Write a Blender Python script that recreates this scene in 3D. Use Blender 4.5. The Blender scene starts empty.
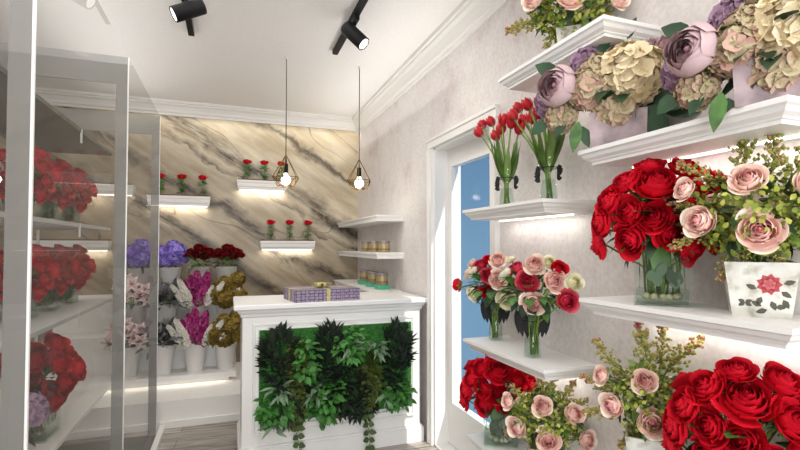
import bpy, math, random
from mathutils import Vector, Matrix, Quaternion

# ------------------------------------------------------------------ scene, camera, light
scene = bpy.context.scene
col = scene.collection
V = Vector
PI = math.pi

EYE = V((0, 0, 1.5))
F, CX, CY = 470.0, 400.0, 234.0
YAW, PITCH = math.atan(170 / 470), math.atan(12 / 470)
FW = V((math.sin(YAW) * math.cos(PITCH), math.cos(YAW) * math.cos(PITCH), math.sin(PITCH)))
RT = V((math.cos(YAW), -math.sin(YAW), 0))
UP = RT.cross(FW)

cam = bpy.data.objects.new('camera', bpy.data.cameras.new('camera'))
col.objects.link(cam)
cam.data.sensor_width = 36
cam.data.lens = 36 * F / 800
cam.data.shift_y = (CY - 225) / 800
cam.data.clip_start = 0.05
rotm = Matrix((RT, UP, -FW)).transposed()
cam.matrix_world = Matrix.Translation(EYE) @ rotm.to_4x4()
scene.camera = cam

scene.view_settings.view_transform = 'Standard'
scene.view_settings.look = 'None'
scene.view_settings.gamma = 1
scene.view_settings.use_curve_mapping = False
scene.view_settings.exposure = 0.0
scene.cycles.max_bounces = 10
scene.cycles.transparent_max_bounces = 24
scene.cycles.diffuse_bounces = 5
scene.cycles.use_denoising = True
scene.cycles.sample_clamp_indirect = 4.0


def lin(c):
    return tuple(((x / 255) / 12.92 if x / 255 <= 0.04045 else ((x / 255 + 0.055) / 1.055) ** 2.4) for x in c) + (1,)


world = bpy.data.worlds.new('sky')
scene.world = world
world.use_nodes = True
wn, wl = world.node_tree.nodes, world.node_tree.links
bgn = wn['Background']
tcw = wn.new('ShaderNodeTexCoord')
sep = wn.new('ShaderNodeSeparateXYZ')
wr = wn.new('ShaderNodeValToRGB')
wl.new(tcw.outputs['Generated'], sep.inputs[0])
wl.new(sep.outputs['Z'], wr.inputs['Fac'])
els = wr.color_ramp.elements
els[0].position = 0.0
els[0].color = lin((122, 160, 192))
els[1].position = 0.45
els[1].color = lin((70, 112, 158))
wl.new(wr.outputs['Color'], bgn.inputs['Color'])
bgn.inputs['Strength'].default_value = 1.0


def lamp(kind, name, loc, direction, energy, color=(1, 1, 1), parent=None, **kw):
    d = bpy.data.lights.new(name, kind)
    d.energy = energy
    d.color = color
    for k, v in kw.items():
        setattr(d, k, v)
    o = bpy.data.objects.new(name, d)
    col.objects.link(o)
    o.location = loc
    o.rotation_euler = V(direction).to_track_quat('-Z', 'Y').to_euler()
    if parent:
        o.parent = parent
    return o


# sun through the glazed door; then unseen area fills added to brighten the room
lamp('SUN', 'sun', (6, -6, 8), (-1.0, 2.34, -3.06), 5.0, (1.0, 0.95, 0.88), angle=0.009)
lamp('AREA', 'front_fill', (-0.85, -2.55, 1.5), (0.8, 1, 0.0), 62, (0.97, 0.985, 1.0), shape='RECTANGLE', size=1.7, size_y=2.2)  # fill added behind the viewer to brighten the right wall and shelves

lamp('AREA', 'upward_fill', (0.0, -2.75, 0.75), (0, 1, 0.85), 70, (0.97, 0.985, 1.0), shape='RECTANGLE', size=2.6, size_y=0.9)  # added upward fill with no visible source, lifts the ceiling
lamp('AREA', 'ceiling_light', (-0.1, 2.2, 3.02), (0, 0, -1), 46, (1.0, 0.985, 0.97), shape='RECTANGLE', size=1.6, size_y=4.5)  # soft overhead fill added for even light, not a fixture of the room
for yc, ln in ((3.95, 2.9), (-0.9, 3.0)):
    lamp('AREA', 'ceiling_fill_right', (1.3, yc, 2.5), (-0.75, 0, 1.0), 6.5 if yc > 0 else 8, (1.0, 0.985, 0.965), shape='RECTANGLE', size=ln, size_y=0.1)  # unseen strips added by the right wall to brighten the ceiling
lamp('AREA', 'ceiling_fill_left', (-0.95, 2.7, 2.58), (0.35, 0, 1.0), 10, (1.0, 0.985, 0.965), shape='RECTANGLE', size=5.0, size_y=0.5)  # unseen fill added above the cabinet, brightens the ceiling on the left

# ------------------------------------------------------------------ geometry helpers


def at(px, py, X=None, Y=None, Z=None):
    r = FW + RT * ((px - CX) / F) - UP * ((py - CY) / F)
    if X is not None:
        t = X / r.x
    elif Y is not None:
        t = Y / r.y
    else:
        t = (Z - 1.5) / r.z
    return EYE + r * t


class MB:
    def __init__(s):
        s.v, s.f, s.m, s.t = [], [], [], []

    def add(s, vs, fs, mi=0, tone=0.0):
        b = len(s.v)
        s.v += [V(p) for p in vs]
        s.f += [tuple(i + b for i in f) for f in fs]
        s.m += [mi] * len(fs)
        s.t += list(tone) if isinstance(tone, (list, tuple)) else [tone] * len(vs)

    def box(s, a, b, mi=0):
        (x0, y0, z0), (x1, y1, z1) = a, b
        s.add([(x0, y0, z0), (x1, y0, z0), (x1, y1, z0), (x0, y1, z0), (x0, y0, z1), (x1, y0, z1), (x1, y1, z1), (x0, y1, z1)],
              [(0, 3, 2, 1), (4, 5, 6, 7), (0, 1, 5, 4), (1, 2, 6, 5), (2, 3, 7, 6), (3, 0, 4, 7)], mi)

    def loops(s, ls, mi=0, closed=True, caps=(True, True), tone=0.0):
        n = len(ls[0])
        vs = [p for l in ls for p in l]
        fs = []
        for i in range(len(ls) - 1):
            for j in range(n if closed else n - 1):
                k = (j + 1) % n
                fs.append((i * n + j, i * n + k, (i + 1) * n + k, (i + 1) * n + j))
        if caps[0]:
            fs.append(tuple(range(n - 1, -1, -1)))
        if caps[1]:
            fs.append(tuple((len(ls) - 1) * n + j for j in range(n)))
        s.add(vs, fs, mi, tone)

    def lathe(s, prof, n=24, c=(0, 0, 0), mi=0, caps=(False, False)):
        c = V(c)
        s.loops([[c + V((r * math.cos(2 * PI * j / n), r * math.sin(2 * PI * j / n), z)) for j in range(n)] for r, z in prof], mi, True, caps)

    def square_lathe(s, prof, c=(0, 0, 0), mi=0, caps=(True, True), asp=1.0):
        c = V(c)
        s.loops([[c + V((r, r * asp, z)), c + V((-r, r * asp, z)), c + V((-r, -r * asp, z)), c + V((r, -r * asp, z))] for r, z in prof], mi, True, caps)

    def tube(s, pts, r, n=6, mi=0, tone=0.0):
        pts = [V(p) for p in pts]
        ls = []
        for i, p in enumerate(pts):
            d = (pts[min(i + 1, len(pts) - 1)] - pts[max(i - 1, 0)])
            d.normalize()
            a = d.cross(V((0.31, 0.17, 0.93)))
            if a.length < 1e-3:
                a = d.cross(V((1, 0, 0)))
            a.normalize()
            b = d.cross(a)
            rr = r[i] if isinstance(r, (list, tuple)) else r
            ls.append([p + (a * math.cos(2 * PI * j / n) + b * math.sin(2 * PI * j / n)) * rr for j in range(n)])
        s.loops(ls, mi, True, (True, True), tone)

    def prism(s, poly, axis, a, b, mi=0):
        """poly of 2D points extruded along axis ('x': poly=(y,z), 'y': poly=(x,z))"""
        def mk(p, t):
            return (t, p[0], p[1]) if axis == 'x' else ((p[0], t, p[1]) if axis == 'y' else (p[0], p[1], t))
        s.loops([[mk(p, a) for p in poly], [mk(p, b) for p in poly]], mi)

    def grid(s, fn, nu, nv, mi=0, tf=None):
        vs = [fn(i / nu, j / nv) for j in range(nv + 1) for i in range(nu + 1)]
        fs = [(j * (nu + 1) + i, j * (nu + 1) + i + 1, (j + 1) * (nu + 1) + i + 1, (j + 1) * (nu + 1) + i) for j in range(nv) for i in range(nu)]
        tn = [tf(i / nu, j / nv) for j in range(nv + 1) for i in range(nu + 1)] if tf else 0.0
        s.add(vs, fs, mi, tn)

    def leaf(s, p, d, n, L, W, curl=0.25, fold=0.2, mi=0, tone=0.0, seg=4):
        d = V(d).normalized()
        n = V(n)
        n = n - d * n.dot(d)
        if n.length < 1e-3:
            n = d.orthogonal()
        n.normalize()
        b = d.cross(n)
        p = V(p)

        def fn(u, v):
            w = math.sin(PI * min(1, v * 0.97 + 0.02) ** 0.8) ** 0.9 * W * 0.5
            x = (u - 0.5) * 2
            return p + d * (L * v) + b * (x * w) - n * (curl * L * v * v) + n * (abs(x) * fold * w)
        s.grid(fn, 2, seg, mi, lambda u, v: tone)

    def merge(s, o, M=None, mi=None, tone=None):
        b = len(s.v)
        s.v += [(M @ p if M else p.copy()) for p in o.v]
        s.f += [tuple(i + b for i in f) for f in o.f]
        s.m += o.m if mi is None else [mi] * len(o.f)
        s.t += o.t if tone is None else [tone] * len(o.v)

    def mesh(s, name, mats, smooth=True):
        me = bpy.data.meshes.new(name)
        me.from_pydata([tuple(p) for p in s.v], [], s.f)
        for m in (mats if isinstance(mats, (list, tuple)) else [mats]):
            me.materials.append(m)
        me.polygons.foreach_set('material_index', s.m)
        me.polygons.foreach_set('use_smooth', [smooth] * len(s.f))
        if any(s.t):
            at_ = me.attributes.new('tone', 'FLOAT', 'POINT')
            at_.data.foreach_set('value', s.t)
        me.update()
        return me

    def build(s, name, mats, parent=None, smooth=False, loc=None, label=None):
        if parent and parent.name.split('.')[0] in ('rose_bouquet', 'rose_arrangement', 'hydrangea_arrangement', 'tulip_bunch'):
            mx = 1.452 - parent.location.x          # leaves bend along the wall
            for p in s.v:
                p.x = min(p.x, mx)
                if p.z < 0.004 and p.x + parent.location.x > 1.185:
                    p.z = 0.004             # nothing dips into the shelf board
        return put(name, s.mesh(name, mats, smooth), parent, loc, label=label)


def put(name, me, parent=None, loc=None, rot=None, sc=None, label=None):
    o = bpy.data.objects.new(name, me)
    col.objects.link(o)
    if parent:
        o.parent = parent
    if loc is not None and sc is not None and parent.location.x > 1.1 and parent.location.y < 3:
        loc = V(loc)                                # blooms and sprigs stay clear of the right wall
        room = 1.45 - parent.location.x
        if name == 'heather_sprig':
            tip = loc + rot @ V((0, 0, sc))
            if tip.x + 0.15 * sc > room:
                d = (rot @ V((0, 0, 1)))
                d.x = (room - 0.2 * sc - loc.x) / sc
                rot = aim(d)
        else:
            loc.x = min(loc.x, room - 0.92 * sc)
    if loc is not None:
        o.location = loc
    if rot is not None:
        o.rotation_euler = rot.to_euler() if isinstance(rot, Quaternion) else rot
    if sc is not None:
        o.scale = (sc, sc, sc) if isinstance(sc, (int, float)) else sc
    if label:
        o['label'] = label
    return o


def thing(name, label, cat, loc=(0, 0, 0), rz=0.0, group=None):
    o = bpy.data.objects.new(name, None)
    o.empty_display_size = 0.05
    col.objects.link(o)
    o.location = loc
    o.rotation_euler = (0, 0, rz)
    return tag(o, label, cat, group)


def tag(o, label, cat, group=None):
    o['label'] = label
    o['category'] = cat
    if group:
        o['group'] = group
    return o


def struct(o):
    o['kind'] = 'structure'
    return o


def aim(d, roll=0.0):
    return V(d).to_track_quat('Z', 'Y') @ Quaternion((0, 0, 1), roll)


# ------------------------------------------------------------------ materials


def new_mat(name):
    m = bpy.data.materials.new(name)
    m.use_nodes = True
    return m, m.node_tree.nodes, m.node_tree.links, m.node_tree.nodes['Principled BSDF']


def ramp(n, stops):
    r = n.new('ShaderNodeValToRGB')
    e = r.color_ramp.elements
    stops = sorted(stops, key=lambda q: q[0])
    e[0].position, e[1].position = stops[0][0], stops[-1][0]
    e[0].color = stops[0][1] if len(stops[0][1]) == 4 else lin(stops[0][1])
    e[1].color = stops[-1][1] if len(stops[-1][1]) == 4 else lin(stops[-1][1])
    for p, c in stops[1:-1]:
        e.new(p).color = c if len(c) == 4 else lin(c)
    return r


def mat(name, rgb, rough=0.5, metal=0.0, vary=0.0, scale=20.0, spec=0.5, bump=0.0):
    m, n, l, p = new_mat(name)
    p.inputs['Base Color'].default_value = lin(rgb)
    p.inputs['Roughness'].default_value = rough
    p.inputs['Metallic'].default_value = metal
    p.inputs['Specular IOR Level'].default_value = spec
    if vary or bump:
        tc = n.new('ShaderNodeTexCoord')
        no = n.new('ShaderNodeTexNoise')
        no.inputs['Scale'].default_value = scale
        no.inputs['Detail'].default_value = 5
        l.new(tc.outputs['Object'], no.inputs['Vector'])
        a = tuple(max(0, c * (1 - vary)) for c in rgb)
        b = tuple(min(255, c * (1 + vary)) for c in rgb)
        r = ramp(n, [(0.3, a), (0.7, b)])
        l.new(no.outputs['Fac'], r.inputs['Fac'])
        l.new(r.outputs['Color'], p.inputs['Base Color'])
        if bump:
            bp = n.new('ShaderNodeBump')
            bp.inputs['Strength'].default_value = bump
            bp.inputs['Distance'].default_value = 0.01
            l.new(no.outputs['Fac'], bp.inputs['Height'])
            l.new(bp.outputs['Normal'], p.inputs['Normal'])
    return m


def tone_mat(name, stops, rough=0.55, spec=0.3, trans=0.0, vary=0.08):
    m, n, l, p = new_mat(name)
    a = n.new('ShaderNodeAttribute')
    a.attribute_name = 'tone'
    tc = n.new('ShaderNodeTexCoord')
    no = n.new('ShaderNodeTexNoise')
    no.inputs['Scale'].default_value = 9
    l.new(tc.outputs['Object'], no.inputs['Vector'])
    ma = n.new('ShaderNodeMath')
    ma.operation = 'MULTIPLY_ADD'
    ma.inputs[1].default_value = vary * 2
    l.new(no.outputs['Fac'], ma.inputs[0])
    su = n.new('ShaderNodeMath')
    su.operation = 'SUBTRACT'
    su.inputs[1].default_value = vary
    l.new(a.outputs['Fac'], su.inputs[0])
    l.new(su.outputs[0], ma.inputs[2])
    r = ramp(n, stops)
    l.new(ma.outputs[0], r.inputs['Fac'])
    l.new(r.outputs['Color'], p.inputs['Base Color'])
    p.inputs['Roughness'].default_value = rough
    p.inputs['Specular IOR Level'].default_value = spec
    return m


def emit(name, rgb, strength):
    m, n, l, p = new_mat(name)
    p.inputs['Base Color'].default_value = lin(rgb)
    p.inputs['Emission Color'].default_value = lin(rgb)
    p.inputs['Emission Strength'].default_value = strength
    return m


def thin_glass(name, rgb, ior=1.5, frost=0.0, frost_rgb=(200, 200, 200), rough=0.0, coat=1.0):
    """thin pane: fresnel reflection over clear transmission, optionally a frosted share"""
    m, n, l, p = new_mat(name)
    n.remove(p)
    out = n['Material Output']
    tr = n.new('ShaderNodeBsdfTransparent')
    tr.inputs['Color'].default_value = lin(rgb)
    gl = n.new('ShaderNodeBsdfGlossy')
    gl.inputs['Roughness'].default_value = rough
    gl.inputs['Color'].default_value = (1, 1, 1, 1)
    fr = n.new('ShaderNodeFresnel')
    fr.inputs['IOR'].default_value = ior
    geo = n.new('ShaderNodeNewGeometry')
    mx = n.new('ShaderNodeMixShader')
    # the same reflectance from either face of the pane
    ab = n.new('ShaderNodeMath')
    ab.operation = 'MULTIPLY_ADD'
    l.new(geo.outputs['Backfacing'], ab.inputs[0])
    ab.inputs[1].default_value = 1.0 / ior - ior
    ab.inputs[2].default_value = ior
    l.new(ab.outputs[0], fr.inputs['IOR'])
    ct = n.new('ShaderNodeMath')
    ct.operation = 'MULTIPLY'
    ct.inputs[1].default_value = coat
    l.new(fr.outputs['Fac'], ct.inputs[0])
    l.new(ct.outputs[0], mx.inputs['Fac'])
    l.new(tr.outputs[0], mx.inputs[1])
    l.new(gl.outputs[0], mx.inputs[2])
    last = mx
    if frost:
        df = n.new('ShaderNodeBsdfDiffuse')
        df.inputs['Color'].default_value = lin(frost_rgb)
        m2 = n.new('ShaderNodeMixShader')
        m2.inputs['Fac'].default_value = frost
        l.new(mx.outputs[0], m2.inputs[1])
        l.new(df.outputs[0], m2.inputs[2])
        last = m2
    l.new(last.outputs[0], out.inputs['Surface'])
    return m


WHITE = mat('white_lacquer', (238, 236, 232), 0.35)
TRIM = mat('white_plaster_trim', (236, 233, 228), 0.6)
SHELFW = mat('white_shelf_paint', (240, 239, 236), 0.4)
CEIL = mat('ceiling_plaster', (240, 237, 233), 0.9, vary=0.012, scale=60, bump=0.15)
BLACK = mat('black_metal', (12, 11, 11), 0.6, spec=0.25)
BRASS = mat('aged_brass', (120, 92, 40), 0.35, 0.9)
CORD = mat('black_cord', (22, 20, 18), 0.7)
BULB = emit('lit_bulb', (255, 250, 240), 3.0)
LENS = emit('lit_lens', (255, 252, 246), 4.0)
LED = emit('led_diffuser', (255, 249, 240), 2.5)
POTW = mat('white_ceramic', (232, 230, 226), 0.35)
SOIL = mat('brown_potting_soil', (92, 58, 42), 0.95, vary=0.3, scale=60)
GLASS = thin_glass('clear_vase_glass', (249, 252, 250), coat=0.6)
PANE = thin_glass('cabinet_pane_glass', (232, 232, 230), 1.3, 0.10, (176, 174, 170), 0.0, 0.3)
BAND = thin_glass('frosted_glass_band', (215, 215, 213), 1.3, 0.75, (160, 158, 154))
SHELFG = thin_glass('smoked_shelf_glass', (170, 170, 165), 1.4, 0.75, (214, 214, 210), 0.08)
SHELFD = thin_glass('dark_smoked_shelf_glass', (110, 110, 104), 1.4, 0.7, (104, 102, 94), 0.08)
DOORGLASS = thin_glass('door_glass', (252, 253, 253), 1.04)
WATER = thin_glass('water', (236, 242, 238), 1.2, coat=0.3)
STEEL = mat('bright_steel', (225, 224, 220), 0.3, 0.3)
DARKFLOOR = mat('dark_cabinet_floor', (112, 110, 106), 0.4)
STEMG = mat('green_stem', (110, 140, 60), 0.6, vary=0.15)
LEAFD = mat('dark_green_leaf', (38, 62, 34), 0.55, vary=0.3, scale=25)
LEAFM = mat('mid_green_leaf', (70, 108, 48), 0.5, vary=0.25, scale=25)
TULIPLEAF = mat('tulip_leaf_green', (72, 100, 36), 0.45, vary=0.22, scale=12)
TULIPLEAF2 = mat('tulip_leaf_pale_green', (104, 132, 56), 0.45, vary=0.2, scale=12)
FRESH = tone_mat('fresh_yellow_green', [(0.0, (84, 104, 34)), (0.5, (150, 160, 62)), (1.0, (190, 190, 96))], 0.6)
HEATH = tone_mat('heather_bud', [(0.0, (104, 112, 54)), (0.6, (172, 172, 88)), (0.85, (190, 158, 104)), (1.0, (168, 88, 92))], 0.6)
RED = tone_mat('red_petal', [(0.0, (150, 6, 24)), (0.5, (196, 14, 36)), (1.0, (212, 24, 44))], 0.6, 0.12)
TULIPRED = tone_mat('tulip_red_petal', [(0.0, (140, 10, 24)), (0.5, (190, 22, 36)), (1.0, (216, 54, 50))], 0.4, 0.35)
DRED = tone_mat('dark_red_petal', [(0.0, (70, 2, 10)), (1.0, (120, 8, 20))], 0.6, 0.2)
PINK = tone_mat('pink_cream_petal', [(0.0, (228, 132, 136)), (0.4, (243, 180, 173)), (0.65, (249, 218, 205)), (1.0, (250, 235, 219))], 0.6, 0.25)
ROSY = tone_mat('rosy_petal', [(0.0, (180, 24, 50)), (0.6, (212, 50, 76)), (1.0, (232, 112, 126))], 0.55, 0.25)
CREAM = tone_mat('cream_petal', [(0.0, (236, 228, 160)), (0.6, (246, 240, 206)), (1.0, (248, 244, 226))], 0.6, 0.25)
MAUVE = tone_mat('mauve_peony_petal', [(0.0, (164, 118, 130)), (0.5, (196, 160, 166)), (1.0, (212, 186, 188))], 0.65, 0.2)
HYDRC = tone_mat('cream_hydrangea_petal', [(0.0, (206, 182, 134)), (0.6, (234, 218, 180)), (1.0, (244, 232, 204))], 0.65, 0.2)
HYDRG = tone_mat('green_pink_hydrangea_petal', [(0.0, (166, 160, 112)), (0.55, (200, 186, 152)), (1.0, (206, 150, 148))], 0.65, 0.2)
HYDRM = tone_mat('mauve_floret_petal', [(0.0, (122, 98, 118)), (1.0, (182, 148, 172))], 0.65, 0.2)
PURPLE = tone_mat('purple_floret_petal', [(0.0, (92, 70, 156)), (0.6, (138, 116, 206)), (1.0, (190, 176, 236))], 0.65, 0.2)
MAGENTA = tone_mat('magenta_floret_petal', [(0.0, (112, 18, 72)), (0.6, (160, 40, 112)), (1.0, (200, 100, 152))], 0.65, 0.2)
LILY = tone_mat('lily_petal', [(0.0, (206, 112, 130)), (0.4, (238, 206, 204)), (1.0, (244, 238, 232))], 0.6, 0.25)
WHITEP = tone_mat('white_floret_petal', [(0.0, (214, 206, 190)), (1.0, (246, 242, 234))], 0.65, 0.2)
OLIVE = tone_mat('olive_gold_petal', [(0.0, (78, 62, 20)), (0.6, (128, 106, 44)), (1.0, (172, 148, 78))], 0.65, 0.2)
GREYLEAF = tone_mat('grey_foliage', [(0.0, (58, 60, 60)), (1.0, (132, 134, 134))], 0.7, 0.2)
JADE = mat('turquoise_card', (84, 178, 142), 0.6)
BLACKLACE = mat('black_ribbon', (16, 14, 16), 0.7)
GRASSMAT = mat('bright_green_moss_mat', (40, 92, 32), 0.9, vary=0.4, scale=70, bump=0.8)
FERN = mat('very_dark_green_fern', (13, 30, 8), 0.75, vary=0.4, scale=14)
MOSSY = mat('olive_creeper_leaf', (62, 74, 14), 0.7, vary=0.35, scale=18)
IVY = mat('bright_ivy_leaf', (66, 122, 50), 0.5, vary=0.3, scale=14)
SAGE = mat('grey_sage_leaf', (112, 138, 104), 0.55, vary=0.22, scale=14)
VINE = mat('vine_leaf_olive', (56, 78, 18), 0.6, vary=0.3, scale=20)


def wall_mat():
    m, n, l, p = new_mat('mottled_stucco')
    tc = n.new('ShaderNodeTexCoord')
    a = n.new('ShaderNodeTexNoise')
    a.inputs['Scale'].default_value = 2.6
    a.inputs['Detail'].default_value = 9
    a.inputs['Roughness'].default_value = 0.72
    b = n.new('ShaderNodeTexNoise')
    b.inputs['Scale'].default_value = 46
    b.inputs['Detail'].default_value = 4
    l.new(tc.outputs['Object'], a.inputs['Vector'])
    l.new(tc.outputs['Object'], b.inputs['Vector'])
    r = ramp(n, [(0.3, (206, 192, 190)), (0.45, (224, 217, 214)), (0.58, (230, 226, 222)), (0.75, (216, 206, 203))])
    l.new(a.outputs['Fac'], r.inputs['Fac'])
    r2 = ramp(n, [(0.3, (214, 206, 204)), (0.6, (255, 255, 255))])
    l.new(b.outputs['Fac'], r2.inputs['Fac'])
    mx = n.new('ShaderNodeMixRGB')
    mx.blend_type = 'MULTIPLY'
    mx.inputs['Fac'].default_value = 0.35
    l.new(r.outputs['Color'], mx.inputs['Color1'])
    l.new(r2.outputs['Color'], mx.inputs['Color2'])
    l.new(mx.outputs['Color'], p.inputs['Base Color'])
    p.inputs['Roughness'].default_value = 0.75
    bp = n.new('ShaderNodeBump')
    bp.inputs['Strength'].default_value = 0.12
    bp.inputs['Distance'].default_value = 0.01
    l.new(b.outputs['Fac'], bp.inputs['Height'])
    l.new(bp.outputs['Normal'], p.inputs['Normal'])
    return m


def marble_mat():
    """beige stone with dark slanting bands; d = metres measured across the bands, s along them"""
    m, n, l, p = new_mat('beige_marble')
    tc = n.new('ShaderNodeTexCoord')
    mp = n.new('ShaderNodeMapping')
    mp.vector_type = 'POINT'
    mp.inputs['Rotation'].default_value = (0, math.radians(-33), 0)
    l.new(tc.outputs['Object'], mp.inputs['Vector'])
    # warp
    w1 = n.new('ShaderNodeTexNoise')
    w1.inputs['Scale'].default_value = 1.3
    w1.inputs['Detail'].default_value = 6
    w1.inputs['Roughness'].default_value = 0.6
    l.new(mp.outputs[0], w1.inputs['Vector'])
    sx = n.new('ShaderNodeSeparateXYZ')
    l.new(mp.outputs[0], sx.inputs[0])
    ma = n.new('ShaderNodeMath')
    ma.operation = 'MULTIPLY_ADD'
    ma.inputs[1].default_value = 0.62
    l.new(w1.outputs['Fac'], ma.inputs[0])
    l.new(sx.outputs['Z'], ma.inputs[2])         # warped d
    MARB['d'] = ma
    # density of dark bands against d
    nr = n.new('ShaderNodeMapRange')
    nr.inputs['From Min'].default_value = MARB['lo']
    nr.inputs['From Max'].default_value = MARB['hi']
    l.new(ma.outputs[0], nr.inputs['Value'])
    dens = ramp(n, [(p_, (v, v, v, 1)) for p_, v in MARB['bands']])
    l.new(nr.outputs[0], dens.inputs['Fac'])
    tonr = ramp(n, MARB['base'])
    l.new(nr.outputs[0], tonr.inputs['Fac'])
    # streaks stretched along s
    m2 = n.new('ShaderNodeMapping')
    m2.inputs['Scale'].default_value = (1.0, 4, 4.6)
    l.new(mp.outputs[0], m2.inputs['Vector'])
    st = n.new('ShaderNodeTexNoise')
    st.inputs['Scale'].default_value = 1.6
    st.inputs['Detail'].default_value = 14
    st.inputs['Roughness'].default_value = 0.76
    st.inputs['Distortion'].default_value = 1.1
    l.new(m2.outputs[0], st.inputs['Vector'])
    sr = ramp(n, [(0.3, (0, 0, 0, 1)), (0.54, (1, 1, 1, 1))])
    l.new(st.outputs['Fac'], sr.inputs['Fac'])
    mu = n.new('ShaderNodeMath')
    mu.operation = 'MULTIPLY'
    l.new(dens.outputs['Color'], mu.inputs[0])
    l.new(sr.outputs['Color'], mu.inputs[1])
    # soft faint clouding
    cl = n.new('ShaderNodeTexNoise')
    cl.inputs['Scale'].default_value = 2.2
    cl.inputs['Detail'].default_value = 7
    l.new(m2.outputs[0], cl.inputs['Vector'])
    cr = ramp(n, [(0.35, (214, 200, 178)), (0.65, (255, 252, 244))])
    l.new(cl.outputs['Fac'], cr.inputs['Fac'])
    bs = n.new('ShaderNodeMixRGB')
    bs.blend_type = 'MULTIPLY'
    bs.inputs['Fac'].default_value = 0.8
    l.new(tonr.outputs['Color'], bs.inputs['Color1'])
    l.new(cr.outputs['Color'], bs.inputs['Color2'])
    dk = n.new('ShaderNodeMixRGB')
    l.new(mu.outputs[0], dk.inputs['Fac'])
    l.new(bs.outputs['Color'], dk.inputs['Color1'])
    dk.inputs['Color2'].default_value = lin((62, 55, 48))
    # thin cracks: contour of a stretched noise
    m3 = n.new('ShaderNodeMapping')
    m3.inputs['Scale'].default_value = (0.3, 1, 1.1)
    m3.inputs['Location'].default_value = (3.1, 0, 1.7)
    l.new(mp.outputs[0], m3.inputs['Vector'])
    ck = n.new('ShaderNodeTexNoise')
    ck.inputs['Scale'].default_value = 1.25
    ck.inputs['Detail'].default_value = 2.5
    ck.inputs['Roughness'].default_value = 0.62
    l.new(m3.outputs[0], ck.inputs['Vector'])
    crk = ramp(n, [(0.4965, (0, 0, 0, 1)), (0.5, (1, 1, 1, 1)), (0.5035, (0, 0, 0, 1))])
    l.new(ck.outputs['Fac'], crk.inputs['Fac'])
    cm = n.new('ShaderNodeMath')
    cm.operation = 'MULTIPLY'
    cm.inputs[1].default_value = 0.6
    l.new(crk.outputs['Color'], cm.inputs[0])
    fin = n.new('ShaderNodeMixRGB')
    l.new(cm.outputs[0], fin.inputs['Fac'])
    l.new(dk.outputs['Color'], fin.inputs['Color1'])
    fin.inputs['Color2'].default_value = lin((70, 58, 46))
    l.new(fin.outputs['Color'], p.inputs['Base Color'])
    p.inputs['Roughness'].default_value = 0.32
    p.inputs['Specular IOR Level'].default_value = 0.35
    return m


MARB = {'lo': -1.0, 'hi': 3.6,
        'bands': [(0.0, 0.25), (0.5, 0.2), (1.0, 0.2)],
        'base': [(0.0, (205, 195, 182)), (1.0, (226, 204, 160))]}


def _d(x, z):           # distance across the bands, as the mapping node sees it (incl. mean warp)
    a = math.radians(33)
    return x * math.sin(a) + z * math.cos(a) + 0.31


def _p(x, z, off=0.0):
    return (_d(x, z) + off - MARB['lo']) / (MARB['hi'] - MARB['lo'])


def set_bands():
    pts = []
    #        centre (x, z) on the wall, half width, strength
    for x, z, hw, k in [(-1.3, 1.2, 0.25, 0.5), (-0.55, 1.66, 0.17, 1.0), (-0.12, 1.95, 0.11, 1.0), (0.62, 1.93, 0.10, 1.0),
                        (0.2, 2.42, 0.19, 1.0), (0.95, 2.55, 0.055, 0.95)]:
        c = _p(x, z)
        w = hw / (MARB['hi'] - MARB['lo'])
        pts += [(c - w, 0.26), (c, k), (c + w * 0.8, 0.16)]
    pts = sorted(pts)
    MARB['bands'] = [(0.0, 0.2)] + pts + [(1.0, 0.1)]
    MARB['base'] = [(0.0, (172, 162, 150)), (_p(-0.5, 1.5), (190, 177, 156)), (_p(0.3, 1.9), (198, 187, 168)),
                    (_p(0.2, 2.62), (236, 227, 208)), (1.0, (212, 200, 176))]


set_bands()


def floor_mat():
    m, n, l, p = new_mat('grey_washed_boards')
    tc = n.new('ShaderNodeTexCoord')
    mp = n.new('ShaderNodeMapping')
    mp.inputs['Rotation'].default_value = (0, 0, math.radians(4))
    l.new(tc.outputs['Object'], mp.inputs['Vector'])
    br = n.new('ShaderNodeTexBrick')
    br.inputs['Color1'].default_value = lin((178, 172, 164))
    br.inputs['Color2'].default_value = lin((206, 200, 192))
    br.inputs['Mortar'].default_value = lin((110, 104, 98))
    br.inputs['Scale'].default_value = 1.0
    br.inputs['Mortar Size'].default_value = 0.0025
    br.inputs['Brick Width'].default_value = 1.3
    br.inputs['Row Height'].default_value = 0.16
    l.new(mp.outputs[0], br.inputs['Vector'])
    m2 = n.new('ShaderNodeMapping')
    m2.inputs['Scale'].default_value = (1.3, 14, 1)
    l.new(mp.outputs[0], m2.inputs['Vector'])
    no = n.new('ShaderNodeTexNoise')
    no.inputs['Scale'].default_value = 2.2
    no.inputs['Detail'].default_value = 9
    no.inputs['Distortion'].default_value = 0.8
    l.new(m2.outputs[0], no.inputs['Vector'])
    r = ramp(n, [(0.32, (120, 112, 104)), (0.5, (206, 200, 194)), (0.7, (255, 255, 255))])
    l.new(no.outputs['Fac'], r.inputs['Fac'])
    mx = n.new('ShaderNodeMixRGB')
    mx.blend_type = 'MULTIPLY'
    mx.inputs['Fac'].default_value = 0.85
    l.new(br.outputs['Color'], mx.inputs['Color1'])
    l.new(r.outputs['Color'], mx.inputs['Color2'])
    l.new(mx.outputs['Color'], p.inputs['Base Color'])
    p.inputs['Roughness'].default_value = 0.4
    return m


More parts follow.
